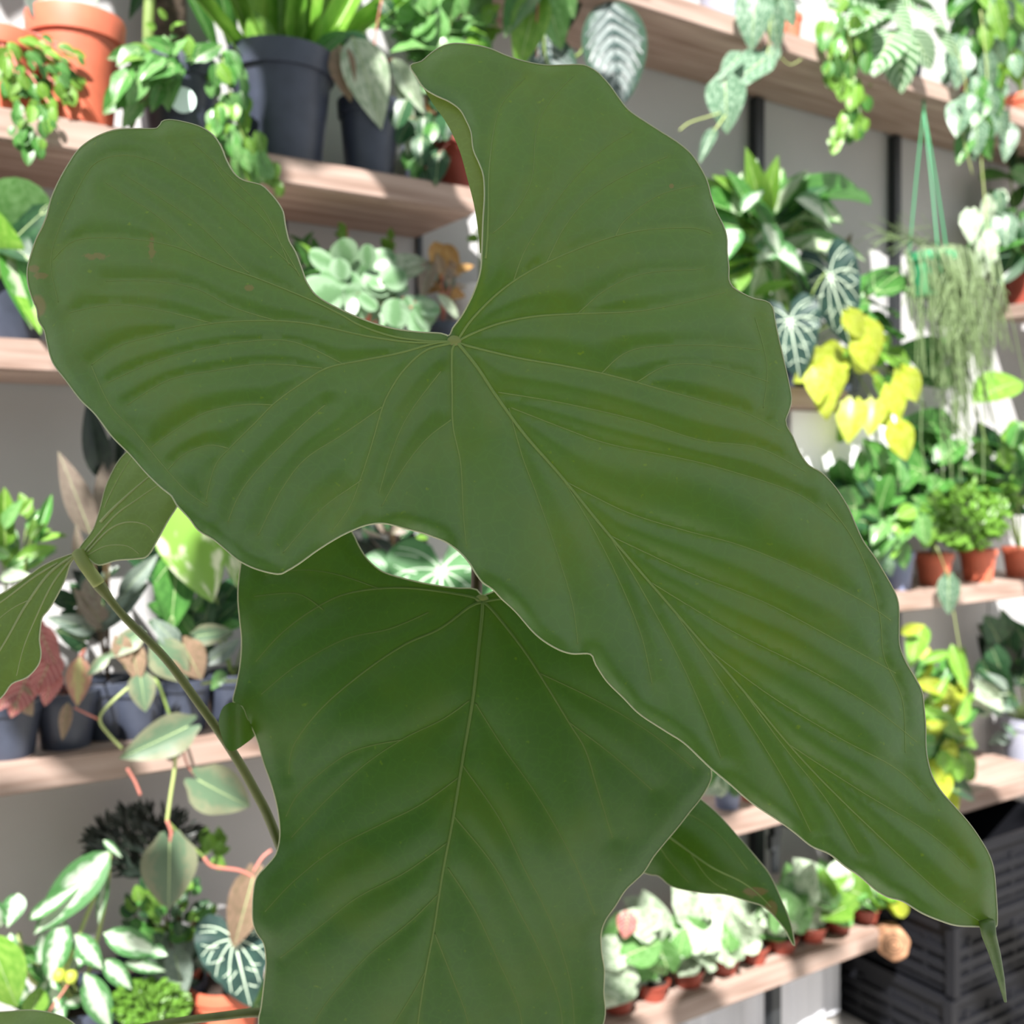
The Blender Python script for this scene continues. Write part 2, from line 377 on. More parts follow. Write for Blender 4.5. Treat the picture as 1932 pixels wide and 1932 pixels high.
# ------------------------------------------------------------------ background leaf meshes
def hw(shape, t):
    if shape == 'lance': return .5*max(0, math.sin(math.pi*min(1, t)**.80))**.9
    if shape == 'strap': return .5*min(1, (t/.12)**.6 if t > 0 else 0)*min(1, ((1-t)/.30)**.7)
    if shape == 'oval': return .5*max(0, math.sin(math.pi*t**.9))**.65
    if shape == 'round': return math.sqrt(max(0, .25-(t-.5)**2))
    if shape == 'heart': return .5*max(0, math.sin(math.pi*(t*.96+.04)**.60))**.80 * (1 if t < .999 else 0)
    return .5*math.sin(math.pi*t)
LM = {}
def leaf_mesh(key, shape, mat, vein=None, nl=0, vw=.02, bend=.25, fold=.12, cord=0.0, wave=0.0, basal=False, nt_=9, nv=6, seed=0):
    rnd_ = random.Random(sum(map(ord, key))+seed)
    ph = rnd_.uniform(0, 6)
    def pos(t, v, lift=0):
        w = hw(shape, t); y = t-cord*math.sin(math.pi*min(1, abs(v))**.85)*(1-t)**5-cord*.35*abs(v)**2*(1-t)**5
        z = -bend*t*t+fold*abs(v)*w+wave*math.sin(t*14+ph+(1 if v > 0 else 2.3))*abs(v)**2*w
        return (v*w, y, z+lift)
    V, Fc, UV, MI = [], [], [], []
    for i in range(nt_+1):
        t = i/nt_; t = .5-.5*math.cos(math.pi*t) if shape in ('round',) else t
        for j in range(nv+1):
            v = -1+2*j/nv; V.append(pos(t, v)); UV.append((.5+.5*v, t))
    for i in range(nt_):
        for j in range(nv):
            a = i*(nv+1)+j; Fc.append((a, a+1, a+nv+2, a+nv+1)); MI.append(0)
    def ribbon(path, w0, w1):
        for k in range(len(path)-1):
            (t0, v0), (t1, v1) = path[k], path[k+1]
            p0, p1 = Vector(pos(t0, v0, .006)), Vector(pos(t1, v1, .006)); d = (p1-p0); sdir = Vector((d.y, -d.x, 0))
            if sdir.length < 1e-6: continue
            sdir.normalize(); f0 = w0+(w1-w0)*k/(len(path)-1); f1 = w0+(w1-w0)*(k+1)/(len(path)-1)
            b = len(V)
            V.extend([tuple(p0-sdir*f0), tuple(p0+sdir*f0), tuple(p1+sdir*f1), tuple(p1-sdir*f1)]); UV.extend([(.5, t0)]*4)
            Fc.append((b, b+3, b+2, b+1)); MI.append(1)
    if vein:
        ribbon([(.01+.09*k*1.08, 0) for k in range(11)], vw*1.2, vw*.3)
        for sgn in (-1, 1):
            for q in range(nl):
                t0 = .02 if basal and q < 3 else .06+.72*(q/max(1, nl-1))
                sp = .30 if not basal else (.02+.14*q if q < 3 else .24)
                path = []
                for k in range(6):
                    f = k/5
                    path.append((min(.97, t0+sp*f**1.3), sgn*.86*f if not (basal and q == 0) else sgn*(.9*f)))
                ribbon(path, vw*.8, vw*.3)
    me = bpy.data.meshes.new('leaf_'+key); me.from_pydata(V, [], Fc)
    me.materials.append(G[mat]); 
    if vein: me.materials.append(MATS[vein])
    me.polygons.foreach_set('material_index', MI); me.polygons.foreach_set('use_smooth', [True]*len(Fc))
    uvl = me.uv_layers.new(name='UVMap')
    for p in me.polygons:
        for li in p.loop_indices: uvl.data[li].uv = UV[me.loops[li].vertex_index]
    LM[key] = me
def mk(key, shape, mat, **kw): leaf_mesh(key, shape, mat, **kw)
for nm in ('mid', 'apple', 'silver', 'lime', 'micans', 'bronze', 'pale', 'dark', 'grey', 'varieg', 'bright', 'pink'):
    mk('heart_'+nm, 'heart', nm, vein=None if nm in ('lime', 'pale', 'varieg') else 'vein_pale', nl=2 if nm in ('mid', 'dark') else 0, vw=.012, cord=.16, bend=.22, fold=.18, wave=.12 if nm in ('pale', 'pink') else .04)
for nm in ('mid', 'bright', 'dark', 'agl', 'agl2', 'taupe', 'black', 'lime', 'grey', 'apple', 'bronze', 'rust', 'nerve', 'pinkgold', 'pale'):
    mk('lance_'+nm, 'lance', nm, vein='vein_pale' if nm not in ('black', 'lime', 'rust') else None, nl=0, vw=.010, bend=.28, fold=.2)
for nm in ('mid', 'bright', 'dark', 'apple', 'silver', 'round', 'pale', 'grey', 'nerve', 'bronze'):
    mk('oval_'+nm, 'oval', nm, vein='vein_pale' if nm in ('mid', 'bright', 'dark', 'nerve') else None, nl=0, vw=.012, bend=.2, fold=.15)
mk('round_leaf', 'round', 'round', bend=.1, fold=-.12)
mk('round_apple', 'round', 'apple', bend=.1, fold=-.1)
mk('strap_bright', 'strap', 'bright', vein='stem_pale', vw=.022, bend=.12, fold=.3, nt_=14)
mk('strap_mid', 'strap', 'mid', vein='vein_pale', vw=.016, bend=.4, fold=.3, nt_=14)
def radial_leaf(key, mat, vein, vw, cup=.06):
    """heart leaf meshed around the vein junction: rings of the outline plus curving pale veins; junction at the origin, tip at y = 1"""
    ctrl = [(0, 1.0), (12, .80), (30, .60), (60, .50), (90, .50), (120, .54), (145, .52), (162, .36), (175, .10), (180, .05)]
    def rad(a):
        a = abs(a)
        for (a0, r0_), (a1, r1_) in zip(ctrl[:-1], ctrl[1:]):
            if a <= a1:
                f = (a-a0)/(a1-a0); f = f*f*(3-2*f) if a0 >= 30 else f; return r0_+(r1_-r0_)*f
        return .05
    def pos(a, f, lift=0):
        r = rad(a)*f; an = math.radians(a); x, y = r*math.sin(an), r*math.cos(an)
        return (x, y, -.16*max(0, y)**2-cup*(f**2)*(.5+.5*math.cos(math.radians(a*9)))+lift)
    na, nr = 48, 6; V, Fc, UV, MI = [(0, 0, 0)], [], [(.5, .3)], []
    for i in range(1, nr+1):
        for k in range(na+1): a = -180+360*k/na; p = pos(a, i/nr); V.append(p); UV.append((.5+p[0]*.5, .3+p[1]*.5))
    for k in range(na): Fc.append((0, 1+k+1, 1+k)); MI.append(0)
    for i in range(nr-1):
        for k in range(na): q = 1+i*(na+1)+k; Fc.append((q, q+1, q+na+2, q+na+1)); MI.append(0)
    def ribbon(path, w0, w1):
        n = len(path)
        for k in range(n-1):
            p0, p1 = Vector(path[k]), Vector(path[k+1]); d = p1-p0; sd_ = Vector((d.y, -d.x, 0)).normalized()
            f0, f1 = w0+(w1-w0)*k/(n-1), w0+(w1-w0)*(k+1)/(n-1); b_ = len(V)
            V.extend([tuple(p0-sd_*f0), tuple(p0+sd_*f0), tuple(p1+sd_*f1), tuple(p1-sd_*f1)]); UV.extend([(.5, .5)]*4); Fc.append((b_, b_+3, b_+2, b_+1)); MI.append(1)
    ribbon([pos(0, f, .006) for f in np.linspace(0, .96, 9)], vw*1.2, vw*.4)
    for sg in (-1, 1):
        for a0, a1 in ((28, 16), (62, 40), (105, 80), (150, 128)):
            ribbon([pos(sg*(a0+(a1-a0)*f**1.5), .04+f*.88, .007) for f in np.linspace(0, 1, 9)], vw*.75, vw*.4)
        for a0, f0, a1, f1 in ((44, .5, 62, .85), (84, .45, 100, .85), (80, .6, 64, .9), (130, .5, 118, .88), (20, .55, 30, .85), (9, .5, 22, .8), (4, .7, 12, .92)):
            ribbon([pos(sg*(a0+(a1-a0)*f), f0+(f1-f0)*f, .006) for f in np.linspace(0, 1, 5)], vw*.6, vw*.3)
    me = bpy.data.meshes.new('leaf_'+key); me.from_pydata(V, [], Fc); me.materials.append(G[mat]); me.materials.append(MATS[vein])
    me.polygons.foreach_set('material_index', MI); me.polygons.foreach_set('use_smooth', [True]*len(Fc))
    uvl = me.uv_layers.new(name='UVMap')
    for p in me.polygons:
        for li in p.loop_indices: uvl.data[li].uv = UV[me.loops[li].vertex_index]
    LM[key] = me
radial_leaf('velvet', 'velvet', 'vein_white', .013)
radial_leaf('velvet_light', 'velvet_light', 'vein_white', .011, .02)
mk('alocasia', 'oval', 'alo', vein='vein_dark', nl=7, vw=.034, bend=.10, fold=.25, nt_=14, nv=8)

def basis(b, t, hint, w):
    y = (t-b); L = y.length; y = y/L
    z = hint-y*hint.dot(y)
    if z.length < 1e-4: z = Vector((0, -1, .3))-y*Vector((0, -1, .3)).dot(y)
    z.normalize(); x = y.cross(z)
    return Matrix((( x.x*L*w, y.x*L, z.x*L, b.x), (x.y*L*w, y.y*L, z.y*L, b.y), (x.z*L*w, y.z*L, z.z*L, b.z), (0, 0, 0, 1)))
def put(e, key, b, t, w=.6, hint=None, name='leaf'):
    o = bpy.data.objects.new(name, LM[key]); col.objects.link(o); o.parent = e
    if hint is None: hint = Vector((0, 0, CH))-b; hint.z = 0; hint.normalize(); hint += Vector((random.uniform(-.35, .35), 0, random.uniform(.1, .8)))
    o.matrix_local = Matrix.Translation(-WORLD[e.name]) @ basis(b, t, hint, w)
    return o
def L(e, key, x0, y0, x1, y1, d0=0.0, d1=None, w=.6, up=None):
    b = Q(x0, y0, d0); t = Q(x1, y1, d1 if d1 is not None else d0-.03)
    h = None
    if up is not None: h = (Vector((0, 0, CH))-b); h.z = 0; h.normalize(); h += Vector((0, 0, up))
    return put(e, key, b, t, w, h)
def fill(e, keys, cx, cy, rx, ry, n, size, dl, crown=None, w=(.55, .75), grav=.4, stems=None, rs=None, mode='leaf'):
    r = random.Random(rs if rs is not None else int(cx*7+cy))
    crown = crown or (cx, cy+ry*.6)
    items = []
    for k in range(n):
        a = r.uniform(0, 6.283); q = math.sqrt(r.uniform(0, 1))
        tx, ty = cx+rx*q*math.cos(a), cy+ry*q*math.sin(a)
        dx, dy = tx-crown[0], ty-crown[1]; m = math.hypot(dx, dy)+1e-6
        dx, dy = dx/m+r.uniform(-.45, .45), dy/m+grav+r.uniform(-.3, .3); m = math.hypot(dx, dy)+1e-6
        sz = r.uniform(*size); d = r.uniform(*dl)
        b = Q(tx-dx/m*sz*.5, ty-dy/m*sz*.5, d); t = Q(tx+dx/m*sz*.5, ty+dy/m*sz*.5, d-r.uniform(-.2, .6)*sz*.0008)
        h = Vector((0, -1, 0)); h = (Vector((0, 0, CH))-b); h.z = 0; h.normalize(); h += Vector((r.uniform(-.6, .6), 0, r.uniform(-.1, 1.1)))
        items.append((r.choice(keys), b, t, r.uniform(*w), h))
    if mode == 'leaf':
        for it in items: put(e, it[0], it[1], it[2], it[3], it[4])
    else:                                  # tiny leaves nobody could count: one joined mesh
        V, Fc, UV = [], [], []
        for key, b, t, ww, h in items:
            M = basis(b, t, h, ww); k = len(V)
            for q in ((0, 0, 0), (-.42, .35, .05), (-.3, .75, -.03), (0, 1, -.12), (.3, .75, -.03), (.42, .35, .05)): V.append(M @ Vector(q))
            Fc.append((k, k+5, k+4, k+3)); Fc.append((k, k+3, k+2, k+1))
        mobj('foliage', V, Fc, LM[keys[0]].materials[0], e, True, kind='stuff')
    if stems and mode == 'leaf':
        cpt = stems[1]; vfs = []
        for it in items[::stems[2] if len(stems) > 2 else 2]:
            mid = (cpt+it[1])/2+Vector((0, 0, .02)); vfs.append(tube_vf(smooth_path([cpt, mid, it[1]], 3), .0016, 5, False))
        mobj('stem', *join(vfs), stems[0], e)
    return items
def pot(e, base, r, h, m, style='round', part=True, soil=True):
    rb = r*.74
    prof = [(rb, 0), (r*.93, h*.80), (r*1.0, h*.80), (r*1.03, h*.985), (r*1.02, h), (r*.93, h), (r*.90, h*.86), (r*.88, h*.80)]
    o = mobj('pot', *lathe_vf(prof, base, 36), m, e, False)
    for p in o.data.polygons: p.use_smooth = len(p.vertices) == 4
    sm = o.modifiers.new('edge', 'EDGE_SPLIT'); sm.split_angle = math.radians(40)
    if soil:
        V = [Vector(base)+Vector((0, 0, h*.86))]+[Vector(base)+Vector((r*.905*math.cos(2*math.pi*k/20), r*.905*math.sin(2*math.pi*k/20), h*.84)) for k in range(20)]
        mobj('soil', V, [(0, 1+k, 1+(k+1) % 20) for k in range(20)], 'soil', e)
    return o
def potted(name, label, cat, lv, px, dl, r, h, m, group=None):
    s = s_of(px, dl); base = S(s, dl, LV[lv])
    e = empty(name, base, label, cat, group); pot(e, base, r, h, m)
    return e, base+Vector((0, 0, h*.86))
def stem(e, pts, r=.002, m='stem_green', name='stem'):
    return mobj(name, *tube_vf(smooth_path(pts, 5), r, 7), m, e)
def qs(pts, dl): return [Q(p[0], p[1], dl if len(p) < 3 else p[2]) for p in pts]

# ------------------------------------------------------------------ upper left shelf
e, c = potted('trailing_plant', 'small-leaved yellow-green trailer spilling from a terracotta pot, top left corner', 'plant', 'A', -5, .10, .075, .15, 'terracotta')
fill(e, ['oval_bright', 'oval_mid'], 75, 140, 85, 70, 75, (20, 38), (-.03, .05), (20, 90), stems=('stem_pink', c, 3))
fill(e, ['oval_bright', 'oval_mid'], 62, 235, 42, 60, 34, (18, 34), (-.05, -.01), (60, 150), grav=.8)
e, c = potted('terracotta_potted_plant', 'large terracotta pot with a tall grey-green heart leaf, beside the trailer', 'plant', 'A', 143, .11, .084, .215, 'terracotta')
stem(e, [c, Q(95, 55, .1), Q(90, 5, .1), Q(85, -25, .1)], .0016, 'wire'); stem(e, [c, Q(80, 60, .11), Q(76, 25, .11), Q(78, -10, .11)], .0022, 'stem_brown')
L(e, 'heart_grey', 85, -50, 70, 28, .08, .05, .8, .3); L(e, 'heart_grey', 120, -40, 180, -10, .1, .05, .8)
e, c = potted('trailing_plant', 'glossy round-leaved trailer arching out of a black pot with a white sticker', 'plant', 'A', 335, .09, .074, .165, 'black_pot')
fill(e, ['heart_apple', 'oval_bright', 'heart_mid'], 320, 112, 95, 32, 26, (34, 58), (-.02, .07), (340, 150), stems=('stem_green', c, 2))
fill(e, ['oval_mid', 'oval_apple', 'oval_bright'], 430, 195, 36, 95, 48, (26, 46), (-.05, .03), (400, 100), grav=.8)
fill(e, ['heart_apple', 'heart_mid'], 262, 165, 55, 55, 16, (42, 66), (-.03, .03), (330, 130), grav=.5)
fill(e, ['heart_apple', 'round_apple', 'heart_bright'], 485, 300, 42, 42, 15, (34, 56), (-.06, -.02), (440, 220), grav=.6)
fill(e, ['heart_bright', 'oval_bright'], 520, 370, 12, 50, 6, (20, 32), (-.05, -.03), (500, 280), grav=1)
stem(e, qs([(420, 110), (440, 200), (470, 280), (515, 310), (518, 400)], -.03), .002, 'stem_green')
ct = Q(345, 190, .012); axd = (Vector((0, 0, CH))-ct); axd.z = 0; axd.normalize(); sd_ = axd.cross(EZ)
mobj('sticker', [ct+axd*.004]+[ct+axd*.004+sd_*.023*math.cos(2*math.pi*k/24)+EZ*.024*math.sin(2*math.pi*k/24) for k in range(24)], [(0, 1+k, 1+(k+1) % 24) for k in range(24)], 'tag_white', e)
e, c = potted('birds_nest_fern', 'upright strap-leaved fern in the largest black pot of the upper left shelf', 'plant', 'A', 531, .115, .107, .235, 'black_pot')
for a in ((520, 120, 520, -220, .16, .14, .34), (565, 118, 600, -190, .13, .12, .20), (548, 115, 560, -230, .17, .18, .24), (600, 122, 705, -90, .12, .06, .20), (490, 120, 400, -120, .13, .1, .14), (585, 118, 660, -170, .16, .2, .16), (470, 118, 330, -60, .1, .05, .14), (610, 118, 800, -40, .13, .1, .14)):
    L(e, 'strap_bright', *a, .1)
L(e, 'oval_bright', 505, 112, 478, 18, .10, .08, .62, .1); L(e, 'oval_mid', 590, 110, 650, 55, .08, .03, .45)
# dark mossy pole with a climber
s_ = s_of(318, .22); bpole = S(s_, .22, LV['A'])
e = empty('moss_pole_plant', bpole, 'climber on a thick dark brown moss pole, behind the black pots', 'plant')
r_ = random.Random(3); V, Fc = [], []; seg = 18
for i in range(30):
    for k in range(seg):
        a = 2*math.pi*k/seg; rr = .037*(1+r_.uniform(-.14, .14)); V.append(bpole+Vector((rr*math.cos(a), rr*math.sin(a), .14+.024*i)))
for i in range(29):
    for k in range(seg): Fc.append((i*seg+k, i*seg+(k+1) % seg, (i+1)*seg+(k+1) % seg, (i+1)*seg+k))
Fc.append(tuple(29*seg+k for k in range(seg)))
mobj('moss_pole', V, Fc, 'bark', e); pot(e, bpole, .06, .15, 'black_pot')
stem(e, [Q(285, 150, .17), Q(280, 60, .16), Q(284, -40, .16), Q(280, -120, .17)], .011, 'stem_green')
L(e, 'lance_mid', 330, -60, 425, 95, .17, .14, .2, .4); L(e, 'lance_mid', 400, -80, 450, 110, .2, .2, .22, .3); L(e, 'lance_dark', 300, -60, 240, 20, .2, .2, .3)
fill(e, ['oval_mid', 'oval_bright'], 315, 40, 30, 60, 5, (16, 28), (.12, .14))
e, c = potted('silver_leaf_plant', 'drooping silvery leaves in a smaller dark pot beside the largest black pot', 'plant', 'A', 697, .08, .066, .165, 'black_pot')
L(e, 'lance_pale', 665, 70, 722, 222, .02, -.03, .52, .2); L(e, 'lance_bronze', 640, 85, 655, 178, .03, .0, .5); L(e, 'lance_pale', 740, 110, 800, 205, .04, .0, .34)
L(e, 'lance_dark', 700, 90, 640, 60, .06, .05, .5); L(e, 'lance_mid', 690, 90, 620, 95, .06, .05, .4); L(e, 'heart_dark', 720, 0, 745, 35, .1, .08, .7); L(e, 'lance_rust', 620, 105, 690, 128, .06, .05, .25)
L(e, 'lance_pale', 745, 150, 790, 250, .05, .02, .22); L(e, 'lance_pale', 760, 210, 775, 290, .05, .02, .22)
for a in ((665, 70), (640, 85), (740, 110), (720, 0), (690, 90)): stem(e, [c, (c+Q(a[0], a[1], .05))/2+Vector((0, -.01, .03)), Q(a[0], a[1], .03)], .002, 'stem_pink')
e, c = potted('terracotta_potted_plant', 'dark drooping foliage over a terracotta pot at the end of the upper left shelf', 'plant', 'A', 868, .09, .072, .13, 'red_pot')
fill(e, ['oval_dark', 'heart_dark', 'oval_mid'], 800, 235, 48, 105, 34, (30, 58), (.0, .07), (830, 160), grav=.8, stems=('stem_pink', c, 2))
L(e, 'lance_rust', 800, 180, 850, 260, .05, .03, .3)
e, c = potted('glossy_bush', 'pale green glossy bush behind the dark drooping plant, top middle', 'plant', 'A', 815, .21, .07, .14, 'black_pot')
fill(e, ['oval_apple', 'lance_apple', 'heart_apple'], 825, 45, 105, 75, 60, (42, 80), (.10, .22), (820, 140), stems=('stem_green', c, 3))
fill(e, ['heart_mid', 'oval_bright'], 915, 60, 22, 60, 10, (24, 44), (.08, .16))
# ------------------------------------------------------------------ upper middle and right
e, c = potted('alocasia', 'silver and dark striped shield leaves standing behind the top of the big leaf', 'plant', 'B', 1120, .12, .07, .14, 'black_pot')
L(e, 'alocasia', 1148, 2, 1172, 192, .02, -.02, .60, .05); L(e, 'alocasia', 1025, 62, 1060, 205, .06, .04, .62, .5); L(e, 'alocasia', 1075, -30, 1010, 100, .12, .10, .55, .5)
for p in ([(1110, 500), (1075, 150), (1095, 100), (1130, 40), (1150, 5)], [(1105, 500), (1060, 200), (1030, 110), (1026, 64)]): stem(e, [c]+qs(p, .05), .0032, 'stem_green')
e, c = potted('hanging_philodendron', 'bright green heart leaves hanging from the highest shelf above the big leaf', 'plant', 'D', 1010, .06, .07, .13, 'black_pot')
L(e, 'heart_bright', 1012, 2, 978, 118, -.04, -.05, .55, .1); L(e, 'heart_apple', 1030, -8, 1062, 88, -.05, -.06, .75, .3); L(e, 'heart_mid', 1005, -20, 950, 50, -.03, -.04, .6); L(e, 'heart_apple', 1050, -40, 1090, 30, -.03, -.04, .7)
stem(e, [c]+qs([(1020, -140), (1016, -60), (1015, 0)], -.05), .003); stem(e, qs([(1015, 0), (1012, 60), (1014, 108)], -.05), .002, 'stem_pink')
e, c = potted('trailing_vine', 'silvery heart-leaved vine dangling from a lilac-grey pot on the highest shelf', 'plant', 'D', 1365, .10, .072, .15, 'grey_pot')
for a in ((1425, -10, 1418, 85, .7), (1455, 20, 1470, 90, .6), (1442, 112, 1372, 158, .55), (1368, 152, 1372, 245, .8), (1460, 95, 1430, 140, .5), (1345, 250, 1320, 300, .35), (1480, 0, 1500, 50, .6), (1395, 105, 1360, 140, .5)): L(e, 'heart_silver', *a[:4], -.05, -.06, a[4], .2)
stem(e, [c]+qs([(1440, -30), (1452, 60), (1440, 120), (1400, 165), (1370, 215), (1345, 250)], -.045), .0022, 'stem_pale'); stem(e, qs([(1370, 210), (1330, 222), (1300, 232), (1282, 246)], -.04), .0018, 'stem_pale'); stem(e, qs([(1470, 105), (1490, 122), (1512, 112)], -.03), .0014, 'stem_pale')
e, c = potted('terracotta_potted_plant', 'tiny terracotta pot on the highest shelf with dark leaves', 'plant', 'D', 1490, .05, .034, .075, 'terracotta')
fill(e, ['heart_dark', 'oval_dark', 'heart_silver'], 1470, -10, 60, 35, 16, (28, 50), (.02, .12), stems=('stem_green', c, 3))
e, c = potted('trailing_fern', 'feathery yellow-green trailer hanging in a tail from the highest shelf', 'plant', 'D', 1590, .09, .06, .12, 'black_pot')
fill(e, ['oval_bright', 'oval_mid', 'heart_apple'], 1600, 95, 52, 90, 70, (20, 44), (-.06, .06), (1590, 20), grav=.8, stems=('stem_green', c, 4))
fill(e, ['oval_bright', 'oval_mid'], 1612, 205, 26, 55, 24, (16, 32), (-.06, -.03), (1605, 120), grav=1); fill(e, ['oval_bright'], 1582, 265, 16, 28, 9, (12, 24), (-.06, -.04), (1600, 220), grav=1)
stem(e, qs([(1600, 40), (1608, 150), (1605, 220), (1580, 270), (1565, 285)], -.045), .0018)
e, c = potted('nerve_plant', 'large pale feather-patterned leaves on the highest shelf at upper right', 'plant', 'D', 1705, .09, .06, .11, 'black_pot')
for a in ((1690, 55, 1650, 118, .65), (1692, 52, 1702, 162, .55), (1715, 55, 1765, 125, .6), (1672, 8, 1728, 58, .6), (1735, 20, 1795, 48, .55), (1660, 20, 1610, 40, .6), (1650, -5, 1700, -20, .6), (1730, -10, 1790, -40, .6), (1760, 50, 1812, 105, .35)): L(e, 'oval_nerve', *a[:4], -.03, -.07, a[4], .6)
fill(e, ['oval_nerve', 'oval_mid'], 1700, -10, 90, 40, 14, (50, 80), (.02, .12), stems=('stem_green', c, 2))
e, c = potted('trailing_vine', 'silver heart-leaved vine cascading down the right picture edge from the highest shelf', 'plant', 'D', 1850, .08, .07, .13, 'red_pot')
fill(e, ['heart_silver', 'heart_mid', 'heart_silver', 'heart_bright'], 1860, 90, 85, 115, 52, (34, 62), (-.06, .08), (1850, 0), grav=.7, stems=('stem_green', c, 3))
fill(e, ['heart_silver', 'heart_mid'], 1858, 245, 58, 70, 20, (36, 62), (-.07, -.03), (1855, 130), grav=1)
fill(e, ['heart_silver', 'heart_pale'], 1862, 420, 45, 60, 10, (36, 60), (-.06, -.02), (1860, 260), grav=1)
stem(e, qs([(1850, 20), (1862, 150), (1850, 260), (1858, 380), (1865, 470)], -.05), .002, 'stem_pale'); stem(e, qs([(1800, 80), (1822, 160), (1815, 240), (1835, 330)], -.05), .0018, 'stem_pale')
e, c = potted('potted_plant', 'mixed green leaves crowding the very top right corner', 'plant', 'D', 1930, .15, .07, .13, 'terracotta')
fill(e, ['oval_mid', 'heart_mid', 'oval_bright', 'heart_dark'], 1900, 10, 60, 70, 26, (36, 60), (.08, .2), stems=('stem_green', c, 3))
e, c = potted('spotted_aglaonema', 'bright green aglaonema with cream-flecked arching leaves, right of the big leaf', 'plant', 'B', 1425, .11, .09, .15, 'black_pot')
for a in ((1455, 415, 1672, 296, 'strap_mid', .2), (1440, 430, 1420, 292, 'lance_bright', .32), (1425, 430, 1318, 330, 'lance_mid', .3), (1452, 410, 1515, 312, 'lance_agl2', .36), (1500, 380, 1605, 405, 'lance_agl2', .5), (1430, 440, 1345, 405, 'lance_bright', .35), (1460, 430, 1560, 330, 'lance_dark', .35), (1440, 420, 1460, 300, 'lance_bright', .35), (1440, 430, 1385, 320, 'lance_bright', .3), (1480, 470, 1660, 452, 'lance_agl2', .3), (1420, 560, 1500, 520, 'lance_bright', .3), (1400, 590, 1380, 640, 'lance_mid', .4)):
    L(e, a[4], *a[:4], .03, -.05, a[5], .5)
fill(e, ['lance_agl', 'lance_agl2', 'lance_agl2', 'lance_bright', 'lance_mid'], 1445, 430, 115, 90, 44, (70, 115), (-.03, .12), (1440, 480), w=(.36, .5), grav=.2, stems=('stem_green', c, 3))
fill(e, ['lance_mid', 'lance_bright', 'lance_agl2'], 1450, 540, 85, 60, 22, (60, 100), (-.02, .1), (1440, 500), w=(.35, .5), grav=.7)
for a in ((1440, 420, 1480, 480), (1500, 375, 1590, 415), (1390, 430, 1350, 490), (1450, 470, 1540, 505), (1400, 400, 1440, 350)): L(e, 'lance_agl', *a, -.06, -.09, .5, .5)
L(e, 'lance_taupe', 1580, 520, 1600, 435, .08, .05, .3)
e, c = potted('velvet_anthurium', 'dark velvety leaves with white veins beside the lime plant', 'plant', 'B', 1500, .13, .06, .12, 'black_pot')
L(e, 'velvet', 1566, 520, 1610, 662, -.05, -.07, .72, .05); L(e, 'velvet', 1490, 605, 1510, 716, -.06, -.08, 1.0, .05)
stem(e, [c]+qs([(1530, 560), (1562, 508)], -.04), .0025); stem(e, [c]+qs([(1500, 620), (1492, 594)], -.05), .0025)
fill(e, ['heart_mid', 'oval_mid', 'lance_mid'], 1660, 560, 70, 60, 16, (50, 85), (.0, .1), (1600, 620), stems=('stem_green', c, 3))
e, c = potted('lime_philodendron', 'vivid lime-yellow heart leaves glowing in the sun at right', 'plant', 'B', 1590, .08, .06, .10, 'black_pot')
fill(e, ['heart_lime', 'heart_lime', 'oval_bright'], 1622, 710, 98, 100, 24, (40, 66), (-.08, .06), (1610, 690), grav=.6, w=(.6, .85), stems=('stem_pale', c, 2))
tag(mobj('plastic_sheet', *join([box_vf(S(s_of(1585, .06), .06, .02), U*.20, N*.004, EZ*.14), box_vf(S(s_of(1672, .06), .05, .02), U*.05, N*.004, EZ*.14)]), 'white_pot', None, False, origin=S(s_of(1585, .06), .06, -.12)), 'bright white sheet hanging from the shelf below the lime plant', 'sheet')
for a in ((1628, 610, 1650, 690), (1600, 590, 1630, 640), (1540, 700, 1545, 760), (1700, 700, 1735, 760), (1570, 690, 1580, 750), (1620, 640, 1640, 700), (1555, 735, 1560, 790), (1680, 730, 1700, 790), (1610, 760, 1600, 830), (1650, 760, 1640, 815), (1690, 800, 1712, 870)): L(e, 'heart_lime', *a, -.10, -.12, .75, .3)
# hanging basket
bp_ = Q(1757, 560, -.02); e = empty('hanging_basket', bp_, 'green hanging basket with thread-like trailing stems, right side', 'basket')
pot(e, bp_, .068, .125, 'green_pot'); hook = S(s_of(1757, -.02)+.02, .02, 1.105)
for a in range(3):
    pr = bp_+Vector((.064*math.cos(a*2.1+.4), .064*math.sin(a*2.1+.4), .122)); stem(e, [pr, pr.lerp(hook, .5), hook+Vector((0, 0, -.03))], .0024, 'green_pot', 'hanger_strand')
stem(e, [hook+Vector((0, 0, -.04)), hook], .004, 'green_pot', 'hook')
r_ = random.Random(5); vf = []
for k in range(270):
    x0 = 1800+r_.gauss(0, 36); y0 = 470+r_.uniform(-10, 30); ln = abs(r_.gauss(0, 1))*140+70; x1 = x0+r_.gauss(18, 26); y1 = min(910, y0+ln); d = r_.uniform(-.10, .03)
    vf.append(tube_vf([Q(x0-8, y0, d), Q(x0, y0+ln*.25, d-.02), Q((x0+x1)/2+r_.uniform(-9, 9), y0+ln*.6, d-.02), Q(x1, y1, d-.02)], .0017, 4, False))
for k in range(26):
    x0, y0 = 1740+r_.uniform(-30, 60), 465; a = r_.uniform(2.4, 3.6); ln = r_.uniform(40, 110)
    vf.append(tube_vf([Q(x0, y0, 0), Q(x0+ln*.5*math.cos(a), y0-abs(ln*.4*math.sin(a))-12, -.03), Q(x0+ln*math.cos(a), y0-10+r_.uniform(-60, 30), -.05)], .001, 4, False))
mobj('trailing_stems', *join(vf), G['rhip'], e, kind='stuff')
